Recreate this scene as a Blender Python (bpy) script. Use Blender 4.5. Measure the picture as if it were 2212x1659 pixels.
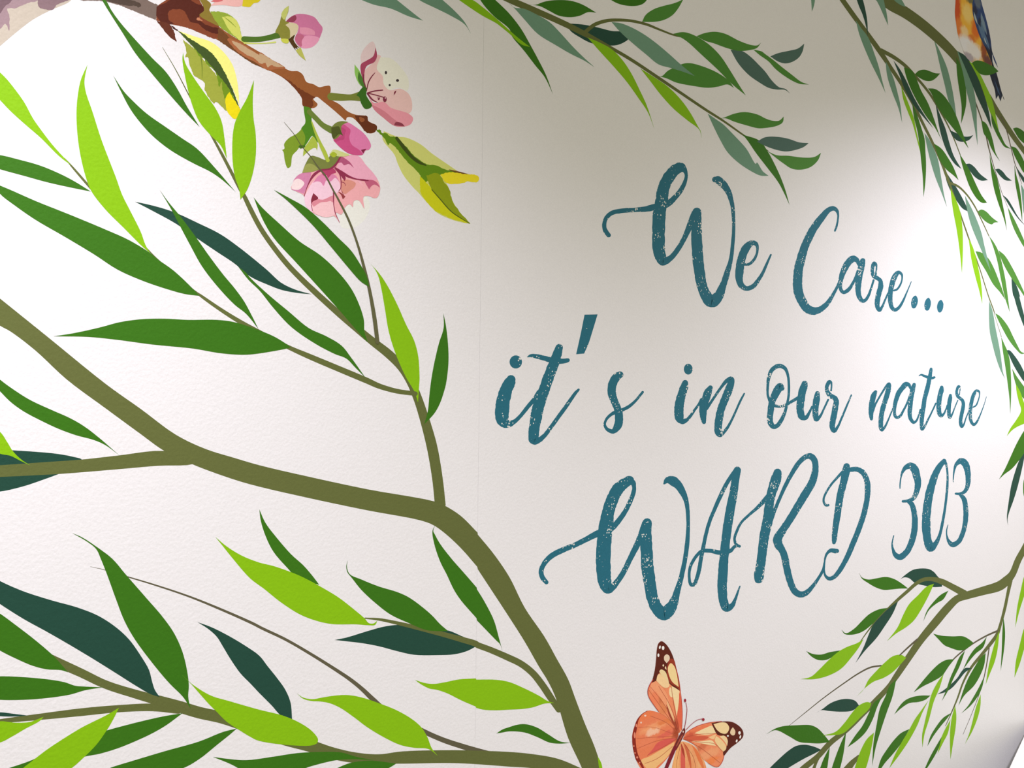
import bpy, math, random
from mathutils import Vector, Matrix
from mathutils.geometry import tessellate_polygon

for o in list(bpy.data.objects):
    bpy.data.objects.remove(o, do_unlink=True)
scene = bpy.context.scene
COL = scene.collection
random.seed(7)

# ------------------------------------------------------------------ camera
W, H, F = 2212.0, 1659.0, 1661.0           # picture size and focal length in pixels
EYE = 1.60                                 # eye height, metres
DIST = 1.30                                # along the optical axis to the wall
YAW = math.radians(55.0)                   # view direction against the run of the wall
ROLL = math.radians(0.70)
FWD = Vector((math.cos(YAW), math.sin(YAW), 0.0))
RIGHT0 = Vector((math.sin(YAW), -math.cos(YAW), 0.0))
UP0 = Vector((0, 0, 1))
RIGHT = RIGHT0 * math.cos(ROLL) + UP0 * math.sin(ROLL)
UP = UP0 * math.cos(ROLL) - RIGHT0 * math.sin(ROLL)
CAM = Vector((-FWD.x * DIST, -FWD.y * DIST, EYE))
cam_data = bpy.data.cameras.new('camera')
cam_data.sensor_fit = 'HORIZONTAL'
cam_data.sensor_width = 36.0
cam_data.lens = 36.0 * F / W
cam_data.clip_start = 0.02
cam = bpy.data.objects.new('camera', cam_data)
COL.objects.link(cam)
m = Matrix((RIGHT, UP, -FWD)).transposed().to_4x4()
m.translation = CAM
cam.matrix_world = m
scene.camera = cam

# ------------------------------------------------------------------ light
world = bpy.data.worlds.new('world')
scene.world = world
world.use_nodes = True
bg = world.node_tree.nodes['Background']
bg.inputs['Color'].default_value = (1.0, 0.94, 0.755, 1)
bg.inputs['Strength'].default_value = 0.68

def spot(name, loc, aim, power, angle, blend, size, col):
    d = bpy.data.lights.new(name, 'SPOT')
    d.energy = power
    d.spot_size = math.radians(angle)
    d.spot_blend = blend
    d.shadow_soft_size = size
    d.color = col
    o = bpy.data.objects.new(name, d)
    COL.objects.link(o)
    o.location = loc
    o.rotation_euler = (Vector(aim) - Vector(loc)).to_track_quat('-Z', 'Y').to_euler()
    return o
# ceiling downlights of the corridor, all above the picture
LAMP = (1.0, 0.95, 1.09)
spot('downlight_left', (-0.99, -0.752, 2.92), (-0.99, -0.752, 0.0), 196, 119, 1.0, 0.05, LAMP)
spot('downlight_right', (1.74, -1.07, 2.92), (1.74, -1.07, 0.0), 172, 133.5, 0.66, 0.05, LAMP)

vs = scene.view_settings
vs.view_transform = 'Standard'
vs.look = 'None'
vs.exposure = 0.0
vs.gamma = 1.0
vs.use_curve_mapping = False

# ------------------------------------------------------------------ materials
def lin(c):
    c = c / 255.0
    return c / 12.92 if c <= 0.04045 else ((c + 0.055) / 1.055) ** 2.4
PAPER = 0.80
KREF = PAPER / lin(228)
def albedo(rgb):
    return tuple(min(0.9, lin(v) * KREF) for v in rgb)

def emboss_group():
    g = bpy.data.node_groups.new('paper_emboss', 'ShaderNodeTree')
    g.interface.new_socket('Normal', in_out='OUTPUT', socket_type='NodeSocketVector')
    g.interface.new_socket('Tone', in_out='OUTPUT', socket_type='NodeSocketFloat')
    n, l = g.nodes, g.links
    out = n.new('NodeGroupOutput')
    geo = n.new('ShaderNodeNewGeometry')
    n1 = n.new('ShaderNodeTexNoise'); n1.inputs['Scale'].default_value = 230; n1.inputs['Detail'].default_value = 3
    n2 = n.new('ShaderNodeTexNoise'); n2.inputs['Scale'].default_value = 38; n2.inputs['Detail'].default_value = 4
    v = n.new('ShaderNodeTexVoronoi'); v.inputs['Scale'].default_value = 26
    vr = n.new('ShaderNodeMapRange'); vr.inputs['From Min'].default_value = 0.0; vr.inputs['From Max'].default_value = 0.085
    vr.inputs['To Min'].default_value = 1.0; vr.inputs['To Max'].default_value = 0.0
    for t in (n1, n2, v):
        l.new(geo.outputs['Position'], t.inputs['Vector'])
    l.new(v.outputs['Distance'], vr.inputs['Value'])
    a = n.new('ShaderNodeMath'); a.operation = 'MULTIPLY_ADD'; a.inputs[1].default_value = 0.55
    l.new(n2.outputs['Fac'], a.inputs[0]); l.new(n1.outputs['Fac'], a.inputs[2])
    b = n.new('ShaderNodeMath'); b.operation = 'MULTIPLY_ADD'; b.inputs[1].default_value = 0.35
    l.new(vr.outputs['Result'], b.inputs[0]); l.new(a.outputs[0], b.inputs[2])
    bump = n.new('ShaderNodeBump'); bump.inputs['Strength'].default_value = 0.16; bump.inputs['Distance'].default_value = 0.0022
    l.new(b.outputs[0], bump.inputs['Height'])
    l.new(bump.outputs['Normal'], out.inputs['Normal'])
    n3 = n.new('ShaderNodeTexNoise'); n3.inputs['Scale'].default_value = 520; n3.inputs['Detail'].default_value = 1
    l.new(geo.outputs['Position'], n3.inputs['Vector'])
    mr = n.new('ShaderNodeMapRange'); mr.inputs['To Min'].default_value = 0.95; mr.inputs['To Max'].default_value = 1.05
    l.new(n3.outputs['Fac'], mr.inputs['Value'])
    l.new(mr.outputs['Result'], out.inputs['Tone'])
    return g
EMBOSS = emboss_group()

def print_material(name, rgb, flecks=False, blot=None, wash=None):
    m = bpy.data.materials.new(name)
    m.use_nodes = True
    n, l = m.node_tree.nodes, m.node_tree.links
    p = n['Principled BSDF']
    p.inputs['Roughness'].default_value = 0.62
    p.inputs['Specular IOR Level'].default_value = 0.18
    g = n.new('ShaderNodeGroup'); g.node_tree = EMBOSS
    l.new(g.outputs['Normal'], p.inputs['Normal'])
    col = n.new('ShaderNodeRGB'); col.outputs[0].default_value = albedo(rgb) + (1,)
    src = col.outputs[0]
    geo = None
    if blot:                                             # watercolour printing: two inks that run into each other
        geo = n.new('ShaderNodeNewGeometry')
        t = n.new('ShaderNodeTexNoise'); t.inputs['Scale'].default_value = 45; t.inputs['Detail'].default_value = 4
        l.new(geo.outputs['Position'], t.inputs['Vector'])
        r = n.new('ShaderNodeMapRange'); r.inputs['From Min'].default_value = 0.35; r.inputs['From Max'].default_value = 0.65
        l.new(t.outputs['Fac'], r.inputs['Value'])
        mx = n.new('ShaderNodeMix'); mx.data_type = 'RGBA'
        l.new(r.outputs['Result'], mx.inputs['Factor'])
        l.new(src, mx.inputs[6]); mx.inputs[7].default_value = albedo(blot) + (1,)
        src = mx.outputs[2]
    if wash:                                             # watercolour print: pools of ink round fixed spots of the paper
        geo = n.new('ShaderNodeNewGeometry')
        t = n.new('ShaderNodeTexNoise'); t.inputs['Scale'].default_value = 70; t.inputs['Detail'].default_value = 4
        l.new(geo.outputs['Position'], t.inputs['Vector'])
        off = n.new('ShaderNodeVectorMath'); off.operation = 'MULTIPLY_ADD'
        off.inputs[1].default_value = (0.020, 0.0, 0.020)
        l.new(t.outputs['Color'], off.inputs[0]); l.new(geo.outputs['Position'], off.inputs[2])
        tile = TILE[wash[0]]
        for x, y, rx, ry, c in wash[1]:
            px, py = tile[0] + x / tile[2], tile[1] + y / tile[2]
            cx, cz = on_wall(px, py)
            ex = abs(on_wall(px + rx / tile[2], py)[0] - cx); ez = abs(on_wall(px, py + ry / tile[2])[1] - cz)
            sub = n.new('ShaderNodeVectorMath'); sub.operation = 'SUBTRACT'
            sub.inputs[1].default_value = (cx + 0.010, 0.0, cz + 0.010)
            l.new(off.outputs[0], sub.inputs[0])
            sc = n.new('ShaderNodeVectorMath'); sc.operation = 'MULTIPLY'
            sc.inputs[1].default_value = (1 / ex, 0.0, 1 / ez)
            l.new(sub.outputs[0], sc.inputs[0])
            ln = n.new('ShaderNodeVectorMath'); ln.operation = 'LENGTH'
            l.new(sc.outputs[0], ln.inputs[0])
            r = n.new('ShaderNodeMapRange'); r.interpolation_type = 'SMOOTHSTEP'
            r.inputs['From Min'].default_value = 0.55; r.inputs['From Max'].default_value = 1.25
            r.inputs['To Min'].default_value = 1.0; r.inputs['To Max'].default_value = 0.0
            l.new(ln.outputs['Value'], r.inputs['Value'])
            mx = n.new('ShaderNodeMix'); mx.data_type = 'RGBA'
            l.new(r.outputs['Result'], mx.inputs['Factor'])
            l.new(src, mx.inputs[6]); mx.inputs[7].default_value = albedo(c) + (1,)
            src = mx.outputs[2]
    if flecks:                                           # worn-letterpress specks where the paper shows through
        geo = n.new('ShaderNodeNewGeometry')
        v = n.new('ShaderNodeTexVoronoi'); v.inputs['Scale'].default_value = 200; v.inputs['Randomness'].default_value = 1.0
        c = n.new('ShaderNodeTexNoise'); c.inputs['Scale'].default_value = 33; c.inputs['Detail'].default_value = 1
        l.new(geo.outputs['Position'], v.inputs['Vector']); l.new(geo.outputs['Position'], c.inputs['Vector'])
        r = n.new('ShaderNodeMapRange'); r.inputs['From Min'].default_value = 0.44; r.inputs['From Max'].default_value = 0.76
        r.inputs['To Min'].default_value = 0.02; r.inputs['To Max'].default_value = 0.44
        l.new(c.outputs['Fac'], r.inputs['Value'])
        lt = n.new('ShaderNodeMath'); lt.operation = 'LESS_THAN'
        l.new(v.outputs['Distance'], lt.inputs[0]); l.new(r.outputs['Result'], lt.inputs[1])
        mx = n.new('ShaderNodeMix'); mx.data_type = 'RGBA'
        l.new(lt.outputs[0], mx.inputs['Factor'])
        l.new(src, mx.inputs[6]); mx.inputs[7].default_value = albedo((214, 216, 208)) + (1,)
        src = mx.outputs[2]
    mul = n.new('ShaderNodeMix'); mul.data_type = 'RGBA'; mul.blend_type = 'MULTIPLY'; mul.inputs['Factor'].default_value = 1.0
    l.new(src, mul.inputs[6]); l.new(g.outputs['Tone'], mul.inputs[7])
    l.new(mul.outputs[2], p.inputs['Base Color'])
    return m

INK = {
 'olive': (96, 104, 54), 'green': (54, 111, 16), 'lime': (131, 186, 8), 'teal': (31, 71, 57),
 'sage': (108, 148, 124), 'slate': (74, 104, 94), 'midgreen': (74, 132, 48), 'twig': (92, 88, 66),
 'ink': (36, 105, 123),
}
MATS = {}
WASH = {}
def mat(c):
    if c not in MATS:
        if c == 'ink':
            MATS[c] = print_material('teal_lettering_ink', INK[c], flecks=True)
        elif c in WASH:
            MATS[c] = print_material('watercolour_' + c, WASH[c][0], wash=WASH[c][1:])
        elif isinstance(c, str):
            MATS[c] = print_material('printed_' + c, INK[c])
        elif len(c) == 2:
            MATS[c] = print_material('printed_%d_%d_%d_wash' % c[0], c[0], blot=c[1])
        else:
            MATS[c] = print_material('printed_%d_%d_%d' % c, c)
    return MATS[c]

def plain(name, rgb, rough=0.4, bump=0.0):
    m = bpy.data.materials.new(name); m.use_nodes = True
    n, l = m.node_tree.nodes, m.node_tree.links
    p = n['Principled BSDF']
    p.inputs['Roughness'].default_value = rough
    t = n.new('ShaderNodeTexNoise'); t.inputs['Scale'].default_value = 60
    mr = n.new('ShaderNodeMapRange'); mr.inputs['To Min'].default_value = 0.97; mr.inputs['To Max'].default_value = 1.03
    l.new(t.outputs['Fac'], mr.inputs['Value'])
    mul = n.new('ShaderNodeMix'); mul.data_type = 'RGBA'; mul.blend_type = 'MULTIPLY'; mul.inputs['Factor'].default_value = 1.0
    mul.inputs[6].default_value = tuple(lin(v) for v in rgb) + (1,)
    l.new(mr.outputs['Result'], mul.inputs[7]); l.new(mul.outputs[2], p.inputs['Base Color'])
    return m

# ------------------------------------------------------------------ drawing helpers
TILE = {  # reading frames: origin in the picture and enlargement
 'p': (0, 0, 1), 'A': (0, 0, 3.95), 'B': (540, 0, 3.95), 'C': (1080, 0, 3.95), 'D': (1652, 0, 3.95),
 'E': (0, 410, 3.95), 'F': (540, 410, 3.95), 'G': (0, 820, 3.95), 'H': (540, 820, 3.95),
 'I': (0, 1239, 3.95), 'J': (540, 1239, 3.95), 'K': (1100, 1239, 3.95), 'L': (1652, 1239, 3.95),
 'M': (1652, 820, 3.95), 'N': (1932, 300, 3.95), 'O': (1932, 0, 5.1857), 'P': (1280, 330, 4.74),
 'Q': (1680, 420, 5.53), 'R': (1040, 660, 5.185), 'S': (1440, 760, 5.2667), 'T': (1840, 760, 6.9125),
 'U': (1150, 980, 4.3659), 'V': (1480, 960, 4.1475), 'W': (1760, 960, 5.5306), 'X': (2072, 640, 5.1857),
 'Y': (2072, 900, 4.879), 'Z': (2072, 300, 4.6083), 'a': (1340, 1370, 5.739), 'b': (600, 180, 5.1847),
 'c': (2012, 1200, 3.6144)}

def on_wall(x, y):
    u, v = (x - W / 2) / F, (H / 2 - y) / F
    d = FWD + RIGHT * u + UP * v
    t = -CAM.y / d.y
    q = CAM + d * t
    return q.x, q.z

def parse(s):
    pts, tile = [], TILE['p']
    for tok in s.split():
        if tok[0].isalpha():
            tile = TILE[tok]; continue
        corner = tok.endswith('*')
        v = [float(k) for k in tok.rstrip('*').split(',')]
        x, y = tile[0] + v[0] / tile[2], tile[1] + v[1] / tile[2]
        w = v[2] / tile[2] if len(v) > 2 else 0.0
        pts.append((x, y, w, corner))
    return pts

def catmull(P, n):
    """centripetal Catmull-Rom through an open run of (x, y, w)"""
    if len(P) < 3:
        return [tuple(P[0][k] + (P[-1][k] - P[0][k]) * i / n for k in range(3)) for i in range(n + 1)]
    Q = [tuple(2 * P[0][k] - P[1][k] for k in range(3))] + list(P) + [tuple(2 * P[-1][k] - P[-2][k] for k in range(3))]
    out = []
    for i in range(1, len(Q) - 2):
        p0, p1, p2, p3 = Q[i - 1], Q[i], Q[i + 1], Q[i + 2]
        def dt(a, b):
            return max(1e-4, math.hypot(a[0] - b[0], a[1] - b[1]) ** 0.5)
        t1 = dt(p0, p1); t2 = t1 + dt(p1, p2); t3 = t2 + dt(p2, p3)
        for j in range(n):
            t = t1 + (t2 - t1) * j / n
            r = []
            for k in range(3):
                a1 = (t1 - t) / t1 * p0[k] + t / t1 * p1[k]
                a2 = (t2 - t) / (t2 - t1) * p1[k] + (t - t1) / (t2 - t1) * p2[k]
                a3 = (t3 - t) / (t3 - t2) * p2[k] + (t - t2) / (t3 - t2) * p3[k]
                b1 = (t2 - t) / t2 * a1 + t / t2 * a2
                b2 = (t3 - t) / (t3 - t1) * a2 + (t - t1) / (t3 - t1) * a3
                r.append((t2 - t) / (t2 - t1) * b1 + (t - t1) / (t2 - t1) * b2)
            out.append(tuple(r))
    out.append(tuple(P[-1][:3]))
    return out

def outline(s, n=5):
    pts = parse(s)
    ci = [i for i, q in enumerate(pts) if q[3]]
    P = [q[:3] for q in pts]
    N = len(P)
    if not ci:                                    # smooth closed loop
        ext = P[-3:] + P + P[:3]
        c = catmull(ext, n)
        return [q[:2] for q in c[3 * n:(3 + N) * n]]
    out = []
    for a, i in enumerate(ci):
        j = ci[(a + 1) % len(ci)]
        run, k = [P[i]], i
        while True:
            k = (k + 1) % N
            run.append(P[k])
            if k == j:
                break
        out += catmull(run, n)[:-1]
    return [q[:2] for q in out]

def fill_geo(s, jag=0.0):
    o = outline(s)
    if jag:                                       # torn, serrated print edges
        q = []
        for i, (x, y) in enumerate(o):
            x2, y2 = o[(i + 1) % len(o)]
            k = max(1, int(math.hypot(x2 - x, y2 - y) / 2.6))
            for j in range(k):
                q.append((x + (x2 - x) * j / k + random.uniform(-jag, jag), y + (y2 - y) * j / k + random.uniform(-jag, jag)))
        o = q
    tri = tessellate_polygon([[Vector((x, y, 0)) for x, y in o]])
    return o, [tuple(t) for t in tri], [list(range(len(o)))]

def stroke_geo(s, n=6, rough=0.0, cap=True):
    c = catmull([q[:3] for q in parse(s)], n)
    L, R = [], []
    for i, (x, y, w) in enumerate(c):
        a, b = c[max(0, i - 1)], c[min(len(c) - 1, i + 1)]
        dx, dy = b[0] - a[0], b[1] - a[1]
        k = math.hypot(dx, dy) or 1.0
        nx, ny = -dy / k, dx / k
        wl = w * 0.5 * (1 + random.uniform(-rough, rough)); wr = w * 0.5 * (1 + random.uniform(-rough, rough))
        L.append((x + nx * wl, y + ny * wl)); R.append((x - nx * wr, y - ny * wr))
    caps = [[], []]
    if cap:
        for e, (p, q) in enumerate(((c[0], c[1]), (c[-1], c[-2]))):
            ang = math.atan2(p[1] - q[1], p[0] - q[0])
            for k in range(1, 6):
                th = ang + math.pi / 2 - math.pi * k / 6
                caps[e].append((p[0] + math.cos(th) * p[2] / 2, p[1] + math.sin(th) * p[2] / 2))
    V = L + R
    m = len(c)
    f = [(i, i + 1, m + i + 1, m + i) for i in range(m - 1)]
    loop = list(range(m))
    e1 = list(range(len(V), len(V) + len(caps[1]))); V = V + caps[1]
    loop += e1 if cap else []
    loop += list(range(2 * m - 1, m - 1, -1))
    e0 = list(range(len(V), len(V) + len(caps[0]))); V = V + caps[0]
    loop += e0
    if e1: f.append(tuple([m - 1] + e1 + [2 * m - 1]))
    if e0: f.append(tuple([m] + e0 + [0]))
    lift = [0.5 * (i % m) / m if i < 2 * m else (0.5 if i < 2 * m + len(e1) else 0.0) for i in range(len(V))]
    return V, f, [loop], lift

def ellipse_geo(s, n=18):
    V, f, loops = [], [], []
    tile = TILE['p']
    for tok in s.split():
        if tok[0].isalpha():
            tile = TILE[tok]; continue
        v = [float(k) for k in tok.split(',')]
        x, y, rx, ry = tile[0] + v[0] / tile[2], tile[1] + v[1] / tile[2], v[2] / tile[2], v[3] / tile[2]
        sl = v[4] if len(v) > 4 else 0.0            # slant: shear of the top to the right
        b = len(V)
        for k in range(n):
            a = 2 * math.pi * k / n
            V.append((x + rx * math.cos(a) - sl * ry / max(rx, 1e-6) * rx * math.sin(a), y + ry * math.sin(a)))
        f.append(tuple(range(b, b + n))); loops.append(list(range(b, b + n)))
    return V, f, loops

def merge(parts):
    V, f, loops, lift = [], [], [], []
    for k, g in enumerate(parts):
        b = len(V)
        V += g[0]
        f += [tuple(i + b for i in t) for t in g[1]]
        loops += [[i + b for i in t] for t in g[2]]
        lift += [v + 0.6 * k for v in (g[3] if len(g) > 3 else [0.0] * len(g[0]))]
    return V, f, loops, lift

SHAPES = []        # (order, name, ink, geometry, level, label)
THINGS = []
class Node: pass
def thing(name, label, cat, group=None):
    t = Node(); t.name, t.label, t.cat, t.group, t.shapes = name, label, cat, group, []
    THINGS.append(t)
def _add(level, name, ink, geo, under, label):
    s = Node(); s.level, s.name, s.ink, s.geo, s.label = level, name, ink, geo, label
    s.order = len(SHAPES) - (100000 if under else 0)
    SHAPES.append(s); THINGS[-1].shapes.append(s)
def fp(name, ink, s, under=False, label=None): _add(1, name, ink, fill_geo(s), under, label)      # filled part
def fs(name, ink, s, under=False, label=None): _add(2, name, ink, fill_geo(s, 0.8 if name in ('leaf_patch', 'bark_patch') else 0.0), under, label)      # filled sub-part
def sp(name, ink, s, under=False, label=None): _add(1, name, ink, stroke_geo(s), under, label)    # brush-stroke part
def ss(name, ink, s, under=False, label=None): _add(2, name, ink, stroke_geo(s), under, label)
def ep(name, ink, s, under=False, label=None): _add(1, name, ink, ellipse_geo(s), under, label)
def es(name, ink, s, under=False, label=None): _add(2, name, ink, ellipse_geo(s), under, label)
def lv(ink, s, under=False): fs('leaf', ink, s, under)
def letter(*strokes, dot=None, fill=None):
    ch = TEXT.pop(0)
    name = 'digit' if ch.isdigit() else 'letter'
    g = [stroke_geo(s, rough=0.05) for s in strokes]
    if dot: g.append(ellipse_geo(dot))
    if fill: g.append(fill_geo(fill))
    _add(1, name, 'ink', merge(g), False, 'teal brush-script %s %s' % (name, ch))

TEXT = []
LAYER = 0.00002     # one print layer, metres
BASE = 0.0007       # face of the wallpaper in front of the wall
def build_prints():
    top = {}
    for s in sorted(SHAPES, key=lambda q: q.order):
        V, f, loops = s.geo[:3]
        xs = [v[0] for v in V]; ys = [v[1] for v in V]
        s.bb = (min(xs), min(ys), max(xs), max(ys))
        cells = set()
        for t in f:
            x0, x1 = min(xs[i] for i in t), max(xs[i] for i in t)
            y0, y1 = min(ys[i] for i in t), max(ys[i] for i in t)
            for cx in range(int(x0 // 10), int(x1 // 10) + 1):
                for cy in range(int(y0 // 10), int(y1 // 10) + 1):
                    cells.add((cx, cy))
        s.layer = 1 + max(top.get(c, 0) for c in cells)
        up = s.layer + (math.ceil(max(s.geo[3])) if len(s.geo) > 3 else 0)
        for c in cells:
            top[c] = up
    for t in THINGS:
        x0 = min(s.bb[0] for s in t.shapes); x1 = max(s.bb[2] for s in t.shapes); y1 = max(s.bb[3] for s in t.shapes)
        ox, oz = on_wall((x0 + x1) / 2, y1)
        e = bpy.data.objects.new(t.name, None)
        e.empty_display_size = 0.05
        e.location = (ox, -BASE, oz)
        COL.objects.link(e)
        e['label'] = t.label; e['category'] = t.cat
        if t.group: e['group'] = t.group
        last = None
        for s in t.shapes:
            V, f, loops = s.geo[:3]
            d = -s.layer * LAYER
            lift = s.geo[3] if len(s.geo) > 3 else [0.0] * len(V)
            wp = [on_wall(x, y) for x, y in V]
            n = len(wp)
            verts = [(x - ox, d - LAYER * q, z - oz) for (x, z), q in zip(wp, lift)] + [(x - ox, d + LAYER * 0.9, z - oz) for x, z in wp]
            faces = list(f)
            for lp in loops:
                for i in range(len(lp)):
                    a, b = lp[i], lp[(i + 1) % len(lp)]
                    faces.append((a, b, b + n, a + n))
            me = bpy.data.meshes.new(s.name)
            me.from_pydata(verts, [], faces)
            me.materials.append(mat(s.ink))
            me.update()
            o = bpy.data.objects.new(s.name, me)
            COL.objects.link(o)
            o.parent = e if s.level == 1 else last
            if s.level == 1: last = o
            if s.label: o['label'] = s.label

# ------------------------------------------------------------------ the setting
def box(name, lo, hi, material, parent=None, bevel=0.0, rot=0.0, origin=None):
    import bmesh
    bm = bmesh.new()
    bmesh.ops.create_cube(bm, size=1.0)
    c = [(lo[k] + hi[k]) / 2 for k in range(3)]
    for v in bm.verts:
        v.co = Vector(((v.co.x) * (hi[0] - lo[0]) + c[0], v.co.y * (hi[1] - lo[1]) + c[1], v.co.z * (hi[2] - lo[2]) + c[2]))
    if bevel:
        bmesh.ops.bevel(bm, geom=bm.edges[:], offset=bevel, segments=2, affect='EDGES')
    me = bpy.data.meshes.new(name); bm.to_mesh(me); bm.free()
    me.materials.append(material)
    o = bpy.data.objects.new(name, me); COL.objects.link(o)
    if parent: o.parent = parent
    return o
paper = print_material('white_wallpaper', (228, 228, 228))
plaster = plain('white_plaster', (225, 222, 216), 0.8)
lino = plain('grey_vinyl_floor', (150, 146, 140), 0.5)
wall = box('wall_back', (-3.2, 0.0, 0.0), (4.6, 0.12, 2.95), plaster)
wall['kind'] = 'structure'; wall['label'] = 'white papered corridor wall carrying the printed mural'
seam_x = on_wall(1031, 1150)[0]
box('wallpaper_panel', (-3.2, -0.0007, 0.0), (seam_x, 0.0, 2.95), paper, wall)
box('wallpaper_panel', (seam_x + 0.0003, -0.00066, 0.0), (4.6, 0.0, 2.95), paper, wall)
floor = box('floor', (-3.2, -4.2, -0.06), (4.6, 0.12, 0.0), lino)
floor['kind'] = 'structure'; floor['label'] = 'grey vinyl corridor floor below the mural'
ceil = box('ceiling', (-3.2, -1.30, 2.95), (4.6, 0.12, 3.05), plaster)
ceil['kind'] = 'structure'; ceil['label'] = 'white plaster ceiling strip above the mural wall'
# ------------------------------------------------------------------ cherry blossom branch
thing('blossom_branch', 'brown cherry branch with pink blossoms and buds, printed at the upper left', 'branch')
fp('bark', (150, 90, 45), 'A 1350,45* 1480,-40* 1680,-40* 1750,90 1870,230 2000,320 2212,445 B 200,520 340,605 410,610 450,640 480,700 540,720 590,745 640,735 680,735 685,790 665,830 760,890 830,950 900,980 1000,995 1005,1030 1080,1075 1080,1100 1060,1130 1020,1140 980,1120 940,1070 880,1010 850,1000 825,1005 815,1030 780,1000 700,930 620,865 570,828 545,835 540,850 575,890 560,915 520,925 450,905 440,840 400,780 300,680 200,620 80,570 A 2133,530 2000,440 1850,340 1720,290 1600,240 1440,205 1330,175*')
fs('bark_patch', (118, 102, 92), 'A 560,-40* 680,5 850,10 1000,40 1150,100 1330,175* 1350,45* 1290,20 1200,-40*')
fs('bark_patch', (76, 62, 52), 'A 820,-40* 1040,-15 1150,10 1205,45 1185,68 1150,50 1080,50 950,20 880,-5')
fs('bark_patch', (130, 66, 38), 'A 1350,45* 1480,-40* 1680,-40* 1750,90 1870,230 1850,330 1720,290 1600,240 1440,205 1330,175*')
fs('bark_patch', (84, 34, 20), 'A 1335,60* 1420,20 1500,-30 1600,-40* 1650,20 1740,60 1755,110 1700,130 1720,190 1800,230 1870,245 1862,290 1760,262 1690,205 1620,185 1565,90 1440,95 1440,170 1490,207* 1420,210 1340,150')
fs('bark_patch', (196, 128, 92), 'A 1630,90* 1680,95 1650,125 1720,155 1690,150 1730,180* 1675,170 1690,140 1635,120')
fs('bark_patch', (112, 70, 34), 'A 1862,235* 1950,315 2020,400 2120,490 B 20,515 60,540 130,560 170,605* 80,570 A 2133,530 2000,440 1855,340*')
fs('bark_patch', (168, 102, 62), 'A 1940,330 2050,365 2212,462 B 80,450 200,518 300,582 230,590 150,600 90,565 30,525 A 2110,500 2000,420')
fs('bark_patch', (194, 164, 126), 'A 1975,352 2050,375 2212,470 B 80,455 200,520 285,575 200,565 180,555 150,575 130,540 90,545 60,520 20,490 A 2120,480 2030,415')
fs('bark_patch', (112, 56, 24), 'B 270,655* 330,685 420,755 490,795 558,830* 530,850 540,890 520,924 450,905* 440,840 400,780 330,705')
fs('bark_patch', (100, 48, 20), 'B 895,985* 1000,995 1005,1030 1080,1075 1080,1100 1060,1130 1020,1140 980,1120 940,1070 905,1020')
fs('bark_patch', (150, 88, 48), 'B 930,1000* 960,1005 975,1030 950,1045 935,1030')
fs('bark_patch', (95, 45, 26), 'A 1335,180* 1440,205 1470,240 1508,360* 1450,320 1390,250')
fp('blurred_petal', (186, 177, 160), 'A 0,395 100,310 280,170 430,90 600,10 620,-40* -100,-40* -100,470*', label='pale grey smudged shape at the corner')
fs('bark_patch', (152, 128, 132), 'A -60,-40* 320,-40* 320,5 250,25 160,60 120,75 60,75 80,140 78,265* 45,205 0,250 -60,260*')
fs('bark_patch', (112, 88, 94), 'A -60,-40* 130,-40* 90,20 40,60 0,120 -60,140*')
fs('bark_patch', (130, 106, 110), 'A 325,-40* 330,60 380,80 450,85 480,50 540,20 620,-10 640,-40*')
# leaf below the node
fp('leaf', (246, 240, 132), 'A 1520,265* 1650,310 1800,360 1900,440 1980,550 2020,680 2035,800 2040,900* 1980,750 1900,600 1800,480 1650,370')
fs('leaf_patch', (154, 164, 60), 'A 1560,340* 1680,440 1750,530 1850,650 1900,720 1940,860 1930,950* 1880,900 1840,870 1825,885 1760,800 1745,760 1740,700 1660,650 1620,560 1600,490 1580,490 1590,440')
fs('leaf_patch', (108, 142, 22), 'A 1550,300* 1680,400 1780,520 1880,640 1960,760 2045,950* 1990,900 1920,850 1900,790 1890,700 1870,740 1840,620 1780,560 1755,540 1740,500 1700,480 1660,420')
fs('leaf_patch', (62, 84, 32), 'A 1500,250* 1650,350 1800,450 1900,590 1980,760 2052,945* 2020,890 1960,770 1860,640 1760,520 1660,415 1560,310')
ss('midrib', (112, 130, 36), 'A 1712,480,9 1722,560,8 1722,670,3')
fs('leaf_patch', (228, 214, 12), 'A 1955,788* 1990,840 2050,955 2010,1015 1950,970 1920,880 1930,820')
fs('leaf_patch', (70, 34, 26), 'A 1455,215* 1500,245 1520,265* 1480,250')
# leaf above the node
fp('leaf', (138, 120, 46), 'A 1680,-40* 1760,0 1800,40 1785,90 1850,170 1872,225 1800,195 1700,130 1740,90')
fs('leaf_patch', (146, 170, 56), 'A 1790,100* 1900,105 1990,150 2040,220 2060,310 2100,380* 1990,310 1900,250 1850,200')
fs('leaf_patch', (208, 216, 104), 'A 1890,145* 1970,145 2030,200 2055,290 2085,375* 1990,300 1930,220')
ss('midrib', (140, 160, 50), 'A 1915,150,4 1960,185,8 2010,232,3')
# blossom cut by the top edge
fp('blossom', (238, 186, 180), 'A 1795,50* 1850,0 1880,-90* 2090,-90* 2060,50 1900,45')
fs('petal', (214, 110, 112), 'A 1798,15* 1840,-10 1880,-20 1900,5 1850,20')
fs('petal', (218, 202, 36), 'A 2065,55* 2080,-60* 2212,-60 B 130,-60* 70,20 30,30 0,60 A 2120,62')
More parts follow.
